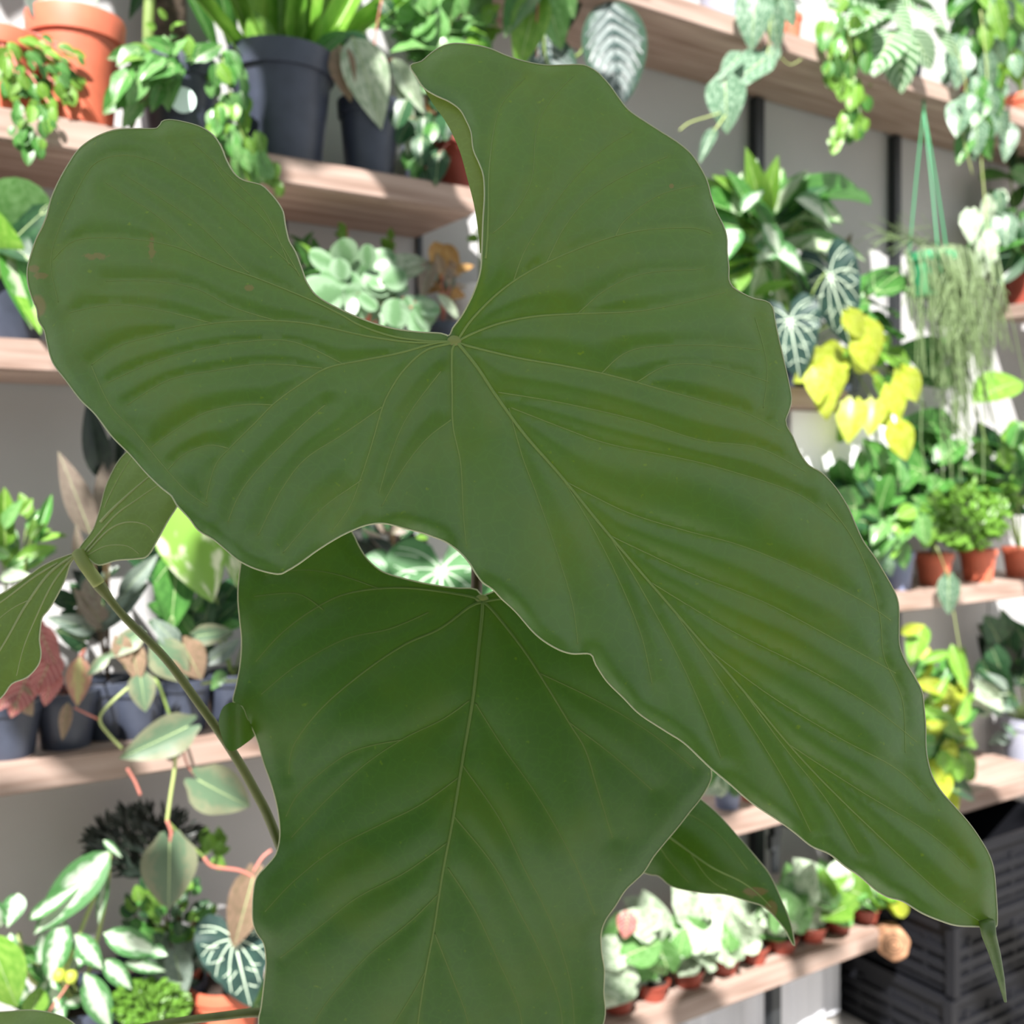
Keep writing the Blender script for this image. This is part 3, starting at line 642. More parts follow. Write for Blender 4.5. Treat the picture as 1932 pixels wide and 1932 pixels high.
# return wall shelf
def rpotted(name, label, px, h, r, hh, m):
    t = (px-HX)/F; S0 = 3.50                                   # on the side-wall shelf, about 0.08 m behind its edge
    z = S0/(U.x*t+U.y); base = Vector((t*z, z, CH+h)); e_ = empty(name, base, label, 'plant'); pot(e_, base, r, hh, m); return e_, base+Vector((0, 0, hh*.86)), z
def zdl(px, z): t = (px-HX)/F; return z*(N.x*t+N.y)-D0
e, c, z_ = rpotted('terracotta_potted_plant', 'leafy terracotta pot on the side-wall shelf at the right picture edge', 1925, .58, .07, .13, 'red_pot'); d_ = zdl(1925, z_)
fill(e, ['oval_mid', 'oval_dark', 'heart_mid', 'heart_silver'], 1900, 430, 55, 85, 34, (36, 62), (d_-.12, d_+.05), (1925, 480), stems=('stem_green', c, 3))
L(e, 'heart_pale', 1860, 460, 1850, 525, d_-.1, d_-.1, .7)
fill(e, ['oval_dark', 'oval_mid'], 1905, 310, 40, 50, 14, (36, 60), (d_-.1, d_+.05), stems=('stem_green', c, 4))
# ------------------------------------------------------------------ far right shelf
e, c = potted('leafy_bush', 'dark green bush in a blue pot just right of the big leaf', 'plant', 'G', 1692, .07, .052, .115, 'blue_pot')
fill(e, ['oval_mid', 'oval_dark', 'lance_mid', 'heart_mid'], 1645, 940, 85, 85, 60, (40, 72), (-.05, .12), (1670, 1000), stems=('stem_green', c, 4))
fill(e, ['heart_silver', 'heart_mid'], 1672, 1055, 35, 40, 10, (34, 60), (-.06, -.02), (1670, 980), grav=1)
e, c = potted('leafy_bush', 'mid-green bush in the terracotta pot next to the blue pot, far right', 'plant', 'G', 1762, .08, .058, .10, 'terracotta')
fill(e, ['oval_mid', 'heart_mid', 'oval_apple', 'lance_dark'], 1735, 890, 85, 75, 54, (40, 70), (-.02, .16), (1755, 960), stems=('stem_green', c, 4))
fill(e, ['oval_bright', 'heart_apple'], 1705, 1000, 55, 40, 20, (30, 54), (-.08, -.02), (1740, 980), grav=.7)
L(e, 'heart_silver', 1790, 1090, 1790, 1160, -.05, -.06, .6); stem(e, [c]+qs([(1765, 1030), (1782, 1070), (1790, 1095), (1800, 1160), (1812, 1230)], -.05), .0016, 'stem_pale')
e, c = potted('maidenhair_fern', 'frothy light green fern in the middle terracotta pot, far right', 'plant', 'G', 1845, .07, .058, .105, 'terracotta')
fill(e, ['oval_bright'], 1825, 975, 82, 62, 620, (9, 20), (-.08, .06), (1845, 1020), mode='stuff'); fill(e, ['oval_bright'], 1865, 930, 60, 50, 260, (9, 20), (-.04, .08), (1850, 1000), mode='stuff')
e, c = potted('leafy_bush', 'green bush in the rightmost terracotta pot, cut by the picture edge', 'plant', 'G', 1925, .07, .058, .10, 'terracotta')
fill(e, ['oval_mid', 'oval_bright', 'heart_mid', 'lance_dark'], 1895, 880, 60, 75, 44, (36, 66), (-.02, .15), (1915, 960), stems=('stem_green', c, 4))
L(e, 'lance_bright', 1835, 760, 1945, 690, .05, .0, .45, .4); L(e, 'lance_mid', 1800, 810, 1730, 780, .05, .0, .35); L(e, 'lance_mid', 1760, 790, 1820, 810, .05, .0, .35)
stem(e, [c]+qs([(1880, 900), (1850, 800), (1836, 762)], .06), .0025)
fill(e, ['oval_mid', 'lance_mid'], 1740, 690, 60, 70, 10, (40, 66), (.1, .2), (1760, 800), stems=('stem_green', c, 3))
e, c = potted('drooping_lime_plant', 'drooping yellow-green plant under the far right shelf', 'plant', 'K', 1775, .10, .07, .13, 'black_pot')
for a in ((1700, 1195, 1740, 1178, .5), (1795, 1215, 1825, 1300, .35), (1720, 1290, 1828, 1308, .25), (1740, 1250, 1800, 1225, .35), (1735, 1335, 1845, 1400, .25), (1730, 1380, 1790, 1360, .4), (1770, 1420, 1850, 1460, .3), (1740, 1180, 1720, 1240, .4)): L(e, 'lance_bright' if a[0] > 1730 else 'lance_lime', *a[:4], -.02, -.08, a[4], .5)
fill(e, ['lance_lime', 'lance_bright', 'lance_bright', 'lance_mid'], 1775, 1365, 62, 140, 58, (44, 84), (-.06, .10), (1765, 1420), w=(.3, .5), stems=('stem_pale', c, 3))
fill(e, ['heart_lime', 'oval_bright'], 1785, 1470, 50, 55, 18, (34, 60), (-.10, -.03), (1780, 1400), grav=.8); L(e, 'lance_dark', 1790, 1490, 1860, 1492, -.08, -.09, .4)
e, c, z_ = rpotted('grey_potted_plant', 'lilac-grey pot with a pale spray on the lower side-wall shelf', 1935, -1.05, .085, .17, 'grey_pot'); d_ = zdl(1935, z_)
fill(e, ['lance_grey', 'lance_pale', 'oval_silver'], 1885, 1335, 40, 60, 16, (30, 56), (d_-.1, d_+.05), (1930, 1400), w=(.3, .5), stems=('stem_green', c, 2))
fill(e, ['oval_dark', 'heart_dark', 'lance_black', 'oval_mid'], 1905, 1240, 45, 70, 26, (36, 64), (d_-.05, d_+.1), (1920, 1330), stems=('stem_green', c, 3))
# ------------------------------------------------------------------ seedlings on the lowest shelf
ords = ('first', 'second', 'third', 'fourth', 'fifth', 'sixth', 'seventh', 'eighth', 'ninth')
spx = (1165, 1231, 1298, 1365, 1421, 1475, 1531, 1580, 1632)
for k, px in enumerate(spx):
    lab = f'pale silver-green seedling in red pot, {ords[k]} from the left on the lowest shelf' if k else 'pale seedling with one pink leaf in red pot, leftmost on the lowest shelf'
    e, c = potted('caladium_seedling', lab, 'plant', 'E', px, .06, .043, .042, 'red_pot', 'row of pale seedlings in red pots')
    yt = (HY-(c.z-CH)*F/c.y)                    # pixel row of the soil, used as crown of the seedling
    hgt = 150-7*k
    fill(e, ['heart_pale', 'heart_pale', 'heart_pale', 'heart_apple'] if k < 7 else ['heart_pale', 'heart_apple', 'heart_bright'], px, yt-hgt*.52, 58-2*k, hgt*.45, 17, (44-k, 84-3*k), (-.02, .13), (px, yt-10), w=(.72, 1.0), grav=.45, stems=('stem_green', c, 1), rs=40+k)
    if k == 0: L(e, 'heart_pink', 1185, 1725, 1178, 1772, -.02, -.03, .9)
    if k == 8: fill(e, ['heart_lime', 'heart_bright'], 1690, 1690, 55, 25, 8, (36, 58), (-.02, .06), (1640, 1700))
# small pots on the shelf above the seedlings
e, c = potted('small_potted_plant', 'small blue-grey pot seen in the gap above the seedlings', 'plant', 'F', 1372, .06, .040, .075, 'blue_pot')
fill(e, ['oval_apple', 'heart_pale', 'oval_mid'], 1362, 1470, 38, 22, 14, (26, 44), (-.02, .08), stems=('stem_green', c, 2))
e, c = potted('small_potted_plant', 'small terracotta pot seen in the gap above the seedlings', 'plant', 'F', 1418, .07, .034, .06, 'terracotta')
fill(e, ['oval_mid', 'heart_apple'], 1415, 1475, 25, 16, 8, (22, 38), (.0, .08), stems=('stem_green', c, 2))
# spring clamp below that shelf
cc = Q(1462, 1572, .08); cc.z = CH-.945; e = empty('spring_clamp', cc, 'grey and black clamp fixed under the shelf above the seedlings', 'clamp')
mobj('clamp_body', *join([box_vf(cc+EZ*-.03, U*.012, N*.012, EZ*.03), box_vf(cc+EZ*-.075+U*-.006, U*.016, N*.010, EZ*.02), box_vf(cc+EZ*-.125, U*.009, N*.008, EZ*.035)]), 'rail', e, False)
mobj('knob', *tube_vf([cc+EZ*-.02+U*.035-N*.03, cc+EZ*-.02+U*.035+N*.02], [.02, .02], 16), 'black_pot', e)
mobj('spindle', *tube_vf([cc+EZ*-.02, cc+EZ*-.02+U*.035], [.006, .006], 10), 'steel', e)
# ------------------------------------------------------------------ shelf behind the big leaf
e, c = potted('glossy_potted_plant', 'broad glossy green leaves in a black pot at the left picture edge', 'plant', 'B', 10, .10, .075, .15, 'black_pot')
for a in ((35, 470, 30, 338, 'round_apple', .95), (70, 430, 78, 602, 'heart_mid', .42), (10, 470, 85, 385, 'heart_dark', .8), (0, 520, -10, 400, 'heart_bright', .8), (25, 450, 60, 598, 'lance_agl2', .42), (40, 520, 75, 615, 'heart_bright', .4), (-20, 500, -60, 400, 'heart_mid', .8), (5, 450, 55, 480, 'heart_dark', .8)): L(e, a[4], *a[:4], .02, -.04, a[5], .3)
for a in ((35, 470), (70, 430), (10, 470), (25, 450)): stem(e, [c, Q(a[0], a[1], .02)], .003)
e, c = potted('round_leaf_plant', 'coin-leaved plant in a terracotta pot, seen between the two leaf lobes', 'plant', 'B', 655, .09, .06, .10, 'terracotta')
fill(e, ['round_leaf'], 668, 535, 95, 62, 40, (40, 62), (-.06, .06), (670, 560), w=(.9, 1.05), grav=.3, stems=('stem_pink', c, 2))
fill(e, ['round_leaf'], 775, 590, 45, 35, 12, (40, 58), (-.07, -.02), (740, 560), w=(.9, 1.0), stems=('stem_pink', c, 2))
e, c = potted('shoot_plant', 'thin yellow-green shoots rising behind the coin-leaved plant', 'plant', 'B', 680, .19, .05, .09, 'black_pot')
for (x, y) in ((655, 430), (737, 445), (700, 480), (640, 470)):
    stem(e, [c, Q(x+4, y+80, .15), Q(x, y, .13)], .0022, 'stem_pink'); fill(e, ['oval_bright', 'lance_bright'], x, y+18, 15, 30, 7, (16, 30), (.11, .14))
e, c = potted('small_fern', 'small bright green fern at the inner edge of the left leaf lobe', 'plant', 'B', 580, .15, .05, .09, 'black_pot')
fill(e, ['lance_bright', 'lance_mid', 'oval_mid'], 585, 490, 50, 45, 26, (30, 60), (.06, .16), (580, 540), w=(.25, .4), stems=('stem_green', c, 3))
e, c = potted('begonia', 'rusty brown and silver begonia in a black pot between the leaf lobes', 'plant', 'B', 835, .09, .058, .10, 'black_pot')
L(e, 'oval_pale', 712, 530, 808, 478, .04, .02, .55, .5); L(e, 'lance_rust', 820, 455, 838, 520, .03, .01, .6); L(e, 'lance_rust', 838, 460, 870, 500, .04, .02, .45); L(e, 'lance_taupe', 815, 490, 795, 555, .03, .0, .4); L(e, 'oval_pale', 825, 555, 868, 598, .0, -.02, .35); L(e, 'lance_bronze', 870, 520, 840, 500, .05, .03, .45)
fill(e, ['lance_rust', 'lance_bronze', 'lance_taupe', 'oval_grey'], 850, 525, 42, 42, 16, (30, 56), (.02, .10), (835, 560), w=(.4, .6), stems=('stem_pink', c, 2))
e, c = potted('white_potted_plant', 'white pot catching the sun beside the inner edge of the right lobe', 'plant', 'B', 905, .20, .075, .21, 'white_pot')
fill(e, ['oval_bright'], 905, 440, 18, 16, 5, (20, 34), (.14, .18), stems=('stem_green', c, 2))
# ------------------------------------------------------------------ left shelf with sunlit black pots
def bpot(px, dl, r, h, name, label, m='black_pot'): return potted(name, label, 'plant', 'C', px, dl, r, h, m)
e, c = bpot(20, .055, .052, .095, 'potted_plant', 'nearest black pot at the left picture edge with bright crested leaves')
fill(e, ['lance_bright', 'oval_bright', 'lance_apple'], 35, 1010, 60, 60, 26, (36, 70), (.0, .12), (30, 1080), w=(.3, .5), stems=('stem_green', c, 3))
L(e, 'strap_mid', 66, 1025, 96, 935, .05, .04, .22, .1); L(e, 'strap_bright', 10, 1030, 8, 920, .05, .04, .3, .1); L(e, 'lance_apple', 10, 1080, 100, 1030, .04, .02, .35); L(e, 'lance_silver' if 'lance_silver' in LM else 'lance_pale', 0, 1090, 50, 1080, .03, .0, .5)
e, c = bpot(125, .07, .056, .10, 'pink_begonia', 'crinkled pink leaves over a black pot at left')
for a in ((74, 1188, 108, 1262, 'heart_pink', .55), (98, 1238, 66, 1312, 'heart_pink', .75), (48, 1282, 22, 1352, 'heart_pink', .8), (150, 1238, 146, 1332, 'lance_pinkgold', .5), (20, 1300, -5, 1340, 'heart_pink', .8), (128, 1325, 118, 1395, 'lance_bronze', .35), (100, 1270, 85, 1330, 'heart_pink', .7), (30, 1300, 60, 1350, 'heart_bronze', .7)): L(e, a[4], *a[:4], -.05, -.07, a[5], .1)
for a in ((74, 1188), (150, 1238), (48, 1282)): stem(e, [c, Q(a[0]+10, a[1]-8, .0), Q(a[0], a[1], -.05)], .002, 'stem_pink')
e, c = bpot(205, .10, .058, .105, 'calathea', 'greyish broad leaves and tall taupe leaves in a black pot at left')
for a in ((172, 1010, 118, 862, 'lance_taupe', .32), (205, 990, 222, 838, 'lance_taupe', .42), (192, 905, 168, 765, 'lance_black', .34), (215, 900, 225, 790, 'lance_black', .3), (165, 1090, 185, 1150, 'lance_taupe', .5), (150, 1060, 145, 1000, 'lance_taupe', .3), (180, 1190, 105, 1165, 'lance_grey', .4), (185, 1180, 240, 1120, 'lance_grey', .35), (185, 1190, 275, 1100, 'lance_grey', .3), (200, 1185, 150, 1120, 'lance_taupe', .4), (225, 1130, 290, 1050, 'lance_grey', .35), (160, 1210, 115, 1190, 'heart_dark', .7)): L(e, a[4], *a[:4], .06, .02, a[5], .3)
for a in ((172, 1010), (205, 990), (192, 905), (185, 1185)): stem(e, [c, Q(a[0], a[1], .06)], .002, 'stem_brown')
fill(e, ['lance_black', 'oval_dark', 'lance_taupe'], 180, 1130, 60, 70, 20, (40, 76), (.08, .2), (190, 1210), w=(.4, .6))
e, c = bpot(262, .075, .054, .10, 'velvet_leaf_vine', 'vine of dusky heart leaves dangling on pink stems over the shelf edge')
VL = [(265, 1275, 275, 1345, 'heart_micans', .72), (355, 1370, 230, 1432, 'heart_micans', .60), (372, 1470, 478, 1530, 'heart_micans', .72), (320, 1588, 318, 1725, 'heart_micans', .78), (478, 1652, 440, 1798, 'heart_bronze', .52), (262, 1195, 205, 1240, 'heart_micans', .6), (300, 1220, 355, 1290, 'heart_micans', .8), (345, 1215, 382, 1285, 'heart_bronze', .8), (370, 1200, 440, 1190, 'heart_micans', .6), (400, 1245, 455, 1205, 'heart_grey', .5), (250, 1220, 262, 1290, 'heart_bronze', .6), (200, 1240, 165, 1275, 'heart_micans', .5), (420, 1270, 400, 1300, 'heart_apple', .7), (225, 1205, 245, 1262, 'heart_bronze', .6), (330, 1210, 290, 1170, 'heart_grey', .6)]
for a in VL: L(e, a[4], *a[:4], -.09, -.10, a[5], .12)
stem(e, qs([(255, 1235), (235, 1255), (255, 1270)], -.085), .0022, 'stem_pale'); stem(e, qs([(268, 1275), (205, 1330), (188, 1358), (205, 1385), (230, 1412)], -.085), .0026, 'stem_pale'); stem(e, qs([(188, 1358), (140, 1335)], -.085), .0018, 'stem_pink')
stem(e, [c]+qs([(290, 1280), (310, 1320), (326, 1370)], -.08), .0028, 'stem_green'); stem(e, qs([(326, 1372), (330, 1440), (322, 1500), (315, 1550)], -.085), .0032, 'stem_pale'); stem(e, qs([(315, 1548), (323, 1570), (320, 1592)], -.088), .003, 'stem_pink'); stem(e, qs([(318, 1552), (350, 1585), (388, 1620)], -.085), .0026, 'stem_green'); stem(e, qs([(385, 1618), (402, 1635), (450, 1642), (480, 1655)], -.088), .0032, 'stem_pink'); stem(e, qs([(478, 1645), (495, 1618), (512, 1604)], -.088), .0026, 'stem_pink'); stem(e, qs([(240, 1450), (255, 1475), (265, 1500)], -.08), .0026, 'stem_pink'); stem(e, qs([(340, 1370), (352, 1440), (385, 1478)], -.08), .002, 'stem_pink'); stem(e, qs([(380, 1290), (410, 1286), (448, 1284)], -.06), .0026, 'stem_pale')
e, c = bpot(348, .07, .052, .10, 'potted_plant', 'sunlit black pot with dark foliage behind the dangling vine')
fill(e, ['oval_dark', 'heart_dark', 'lance_dark', 'oval_mid'], 370, 1150, 85, 75, 46, (36, 70), (.02, .16), (360, 1220), stems=('stem_brown', c, 4))
fill(e, ['lance_dark', 'oval_dark'], 320, 1050, 50, 60, 18, (36, 70), (.06, .16), (340, 1160))
e, c = bpot(440, .07, .052, .10, 'variegated_plant', 'lime and white splashed leaf catching the sun beside the second blade')
L(e, 'heart_varieg', 335, 958, 408, 1135, -.04, -.08, .68, .5); L(e, 'heart_mid', 335, 1055, 322, 1190, .0, -.03, .6, .3); L(e, 'heart_mid', 360, 1070, 400, 1130, .0, -.02, .6, .3); L(e, 'heart_varieg', 440, 1000, 452, 1110, -.02, -.05, .5, .4)
for a in ((335, 958), (335, 1055), (440, 1000)): stem(e, [c, Q(a[0]+50, a[1]+80, .03), Q(a[0], a[1], -.03)], .0024)
e, c = bpot(520, .08, .052, .10, 'potted_plant', 'black pot half hidden behind the second blade'); fill(e, ['oval_dark', 'heart_dark'], 560, 1230, 60, 50, 14, (40, 70), (.02, .12), stems=('stem_green', c, 3))
e, c = bpot(820, .09, .06, .11, 'crystal_anthurium', 'pale green leaf with starry white veins, seen through the gap above the second blade')
L(e, 'velvet_light', 832, 1076, 836, 1230, -.02, -.05, 1.35, .25); L(e, 'velvet_light', 735, 1092, 690, 1200, .03, .0, 1.0, .35); L(e, 'velvet_light', 935, 1080, 985, 1200, .05, .02, 1.1, .3)
for a in ((832, 1076), (752, 1078), (905, 1080)): stem(e, [c, Q(a[0], a[1]+60, .09), Q(a[0], a[1]+2, .03)], .0028)
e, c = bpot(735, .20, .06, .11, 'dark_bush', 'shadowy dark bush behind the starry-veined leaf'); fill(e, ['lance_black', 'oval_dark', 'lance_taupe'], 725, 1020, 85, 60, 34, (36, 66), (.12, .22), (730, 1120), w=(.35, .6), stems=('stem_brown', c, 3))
L(e, 'oval_bright', 785, 1015, 810, 1012, .1, .1, .5)
# ------------------------------------------------------------------ low shelf at left
e, c = potted('variegated_aglaonema', 'white-centred variegated leaves filling the bottom left', 'plant', 'L', 150, .10, .085, .14, 'black_pot')
for a in ((208, 1605, 62, 1760, .42), (52, 1735, 150, 1668, .25), (120, 1735, 90, 1860, .45), (195, 1585, 228, 1615, .3), (200, 1640, 185, 1745, .22), (35, 1685, 15, 1745, .7), (195, 1760, 305, 1800, .42), (140, 1762, 195, 1830, .45), (195, 1810, 250, 1868, .45), (160, 1835, 212, 1950, .4), (235, 1815, 312, 1832, .3), (0, 1750, -15, 1700, .5), (20, 1760, 15, 1820, .5), (285, 1790, 310, 1800, .7), (90, 1850, 60, 1900, .5), (100, 1880, 120, 1932, .5), (45, 1820, 30, 1860, .5)): L(e, 'lance_agl', *a[:4], -.02, -.05, a[4], .45)
fill(e, ['lance_agl', 'lance_agl', 'lance_mid'], 80, 1850, 95, 60, 18, (50, 90), (.0, .12), (110, 1930), w=(.38, .5), stems=('stem_pale', c, 2))
for a in ((35, 1760, 60, 1850), (200, 1640, 120, 1850), (208, 1605, 195, 1720), (130, 1750, 120, 1850)): stem(e, [c]+qs([(a[2], a[3]), (a[0], a[1])], .0), .0035, 'stem_pale')
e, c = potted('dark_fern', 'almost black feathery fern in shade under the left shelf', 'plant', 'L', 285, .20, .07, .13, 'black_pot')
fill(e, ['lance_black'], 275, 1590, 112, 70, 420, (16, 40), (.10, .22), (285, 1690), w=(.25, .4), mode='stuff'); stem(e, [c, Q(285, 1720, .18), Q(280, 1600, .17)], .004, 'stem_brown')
e, c = potted('small_leaf_bush', 'little bright green leaves on a bush behind the dangling heart leaf', 'plant', 'L', 330, .13, .06, .11, 'black_pot')
fill(e, ['oval_mid', 'oval_bright', 'oval_dark'], 318, 1715, 85, 62, 95, (18, 36), (.02, .14), (325, 1800), stems=('stem_brown', c, 5))
fill(e, ['lance_bright', 'oval_bright'], 395, 1610, 30, 35, 12, (22, 40), (.08, .14))
fill(e, ['oval_dark', 'lance_grey'], 340, 1830, 60, 60, 22, (36, 70), (.04, .14), (330, 1880))
e, c = potted('velvet_anthurium', 'dark velvet leaf with white veins over a terracotta pot, bottom left of the second blade', 'plant', 'L', 425, .08, .072, .11, 'terracotta')
L(e, 'velvet', 442, 1772, 474, 1912, -.06, -.09, 1.0, .15); L(e, 'heart_mid', 470, 1830, 490, 1920, -.02, -.04, .5); L(e, 'heart_grey', 330, 1800, 350, 1890, .03, .0, .6); L(e, 'lance_black', 455, 1800, 490, 1760, .05, .03, .6)
stem(e, [c, Q(440, 1780, .0), Q(442, 1774, -.05)], .003); L(e, 'oval_bright', 492, 1830, 478, 1900, -.05, -.06, .4)
e, c = potted('moss_fern', 'mossy bright green cushion plant at the bottom left', 'plant', 'L', 290, .06, .06, .09, 'black_pot')
fill(e, ['oval_bright'], 285, 1895, 75, 48, 700, (8, 18), (-.05, .06), (290, 1930), mode='stuff')
e, c = potted('peperomia', 'bright green lance leaf at the bottom left edge with small berries', 'plant', 'L', 20, .04, .05, .09, 'black_pot')
L(e, 'lance_bright', -25, 1760, 38, 1915, -.08, -.10, .5, .4); L(e, 'oval_bright', 60, 1915, 75, 1868, -.04, -.05, .9); stem(e, [c]+qs([(95, 1905), (120, 1870), (134, 1848)], -.04), .0016, 'stem_pink')
for (x, y) in ((134, 1843), (112, 1840)):
    b_ = Q(x, y, -.04); mobj('berry', *lathe_vf([(.001, -.011), (.007, -.009), (.0105, -.003), (.0105, .003), (.007, .009), (.001, .011)], b_, 14), 'leaf_lime', e)

# ------------------------------------------------------------------ the big anthurium in the foreground
def tps(ctrl):
    c = np.array(ctrl, float); p = c[:, :2]/1000; n = len(p)
    K = lambda d2: np.where(d2 > 1e-12, .5*d2*np.log(np.maximum(d2, 1e-12)), 0)
    d2 = ((p[:, None]-p[None])**2).sum(-1); A = np.zeros((n+3, n+3)); A[:n, :n] = K(d2)+np.eye(n)*.002; A[:n, n] = 1; A[:n, n+1:] = p; A[n:, :n] = A[:n, n:].T
    w = np.linalg.solve(A, np.concatenate([c[:, 2], [0, 0, 0]]))
    def f(q):
        q = np.asarray(q, float)/1000; d2 = ((q[:, None]-p[None])**2).sum(-1)
        return K(d2) @ w[:n]+w[n]+q @ w[n+1:]
    return f
def crom(pts, step, closed):
    P_ = np.array(pts, float); n = len(P_); out = []
    for i in range(n if closed else n-1):
        p0, p1, p2, p3 = (P_[(i-1) % n], P_[i], P_[(i+1) % n], P_[(i+2) % n]) if closed else (P_[max(i-1, 0)], P_[i], P_[i+1], P_[min(i+2, n-1)])
        k = max(1, int(round(np.hypot(*(p2-p1))/step)))
        for j in range(k):
            t = j/k; out.append(.5*(2*p1+(p2-p0)*t+(2*p0-5*p1+4*p2-p3)*t*t+(3*p1-p0-3*p2+p3)*t**3))
    if not closed: out.append(P_[-1])
    return np.array(out)
def inside(q, poly):
    x, y = q[:, 0], q[:, 1]; r = np.zeros(len(q), bool); j = len(poly)-1
    for i in range(len(poly)):
        xi, yi = poly[i]; xj, yj = poly[j]
        c = ((yi > y) != (yj > y)) & (x < (xj-xi)*(y-yi)/(yj-yi+1e-12)+xi); r ^= c; j = i
    return r
def dist(q, path):
    best = np.full(len(q), 1e9); arg = np.zeros(len(q))
    for i in range(len(path)-1):
        a, b = path[i], path[i+1]; ab = b-a; t = np.clip(((q-a) @ ab)/(ab @ ab+1e-9), 0, 1)
        d = np.hypot(*(q-(a+t[:, None]*ab)).T); best = np.minimum(best, d)
    return best
def blade(name, plant, outline, veins, ctrl, mat, spacing=11, pil=9.0, sig=26.0, wav=.0022, label=None, scars=(), vmat='hero_vein', r0=.0013, edge=True, prim=6, rim='hero_rim', vmin=.00028):
    ol = crom(outline, 8, True); zf = tps(ctrl)
    vp = [crom(v, 8, False) for v in veins]
    olc = np.vstack([ol, ol[:1]])
    al = np.concatenate([[0], np.cumsum(np.hypot(*np.diff(olc, axis=0).T))])
    def field(q):
        z = zf(q); dv = np.full(len(q), 1e9)
        for k, v in enumerate(vp): dv = np.minimum(dv, dist(q, v)+ (0 if k < prim else 2.0))
        de = np.full(len(q), 1e9); ph = np.zeros(len(q))
        for i in range(0, len(ol)):
            d = np.hypot(*(q-ol[i]).T); m = d < de; de[m] = d[m]; ph[m] = al[i]
        px2m = z/F
        z = z-pil*px2m*(1-np.exp(-(dv/sig)**1.45))*np.clip(de/22, 0, 1)
        z = z+wav*np.sin(ph/48.0+np.sin(ph/131.0)*1.7)*np.exp(-de/26)
        return z, dv, de
    lo, hi = ol.min(0), ol.max(0); g = []
    rws = np.arange(lo[1], hi[1], spacing*.87)
    for i, y in enumerate(rws):
        xs = np.arange(lo[0]+(spacing/2 if i % 2 else 0), hi[0], spacing); g.append(np.stack([xs, np.full(len(xs), y)], 1))
    g = np.vstack(g); g = g[inside(g, ol)]
    pts = [ol]; keep = np.vstack(vp) if vp else np.zeros((0, 2))
    if len(keep):
        keep = keep[inside(keep, ol)]
        de = dist(keep, olc); keep = keep[de > 5]; pts.append(keep)
        for (cx, cy, rx, ry) in scars:
            n = np.array([(cx+rx*1.3*math.cos(a)*r, cy+ry*1.3*math.sin(a)*r) for r in (.3, .6, .9, 1.2) for a in np.linspace(0, 6.1, 9)]); n = n[inside(n, ol)]; pts.append(n)
        dd = np.full(len(g), 1e9)
        for v in vp: dd = np.minimum(dd, dist(g, v))
        g = g[(dd > spacing*.45) & (dist(g, olc) > spacing*.5)]
    else: g = g[dist(g, olc) > spacing*.5]
    pts.append(g); A = np.vstack(pts); no = len(ol)
    res = delaunay_2d_cdt([Vector(p) for p in A], [], [list(range(no))], 1, 1e-4)
    q = np.array([tuple(v) for v in res[0]]); fs = [tuple(f) for f in res[2]]
    z, dv, de = field(q)
    W = [P(a, b, c) for (a, b), c in zip(q, z)]
    # faces turned to the camera
    f2 = []
    for f in fs:
        a, b, c = q[f[0]], q[f[1]], q[f[2]]
        f2.append(f if (b[0]-a[0])*(c[1]-a[1])-(b[1]-a[1])*(c[0]-a[0]) < 0 else f[::-1])
    o = mobj(name, W, f2, mat, plant)
    if label: o['label'] = label
    at = o.data.attributes.new('scar', 'FLOAT', 'POINT'); sv = np.zeros(len(q))
    for (cx, cy, rx, ry) in scars: sv = np.maximum(sv, np.clip(1.5-np.hypot((q[:, 0]-cx)/rx, (q[:, 1]-cy)/ry), 0, 1))
    at.data.foreach_set('value', sv)
    ae = o.data.attributes.new('veinage', 'FLOAT', 'POINT'); ae.data.foreach_set('value', np.exp(-dv/9.0))
    for k, v in enumerate(vp):
        ok = inside(v, ol) & ((dist(v, olc) > 7) | (np.hypot(*(v-vp[0][0]).T) < 26)); run, best = [], []
        for i_, f_ in enumerate(ok):
            run = run+[i_] if f_ else []
            if len(run) > len(best): best = run
        keepv = v[best]
        if len(keepv) < 3: continue
        zz, _, _ = field(keepv); n = len(keepv)
        r_ = r0*(1.0 if k == 0 else .72 if k < prim else .36)
        rad = [max(vmin, r_*(1-.75*i/(n-1))) for i in range(n)]
        pp = [P(a, b, c-.15*rr) for (a, b), c, rr in zip(keepv, zz, rad)]
        mobj('midrib' if k == 0 else 'vein', *tube_vf(pp, rad, 6), vmat, o)
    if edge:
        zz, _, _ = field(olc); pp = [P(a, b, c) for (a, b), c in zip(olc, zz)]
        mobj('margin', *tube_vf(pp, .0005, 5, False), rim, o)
    return o, zf
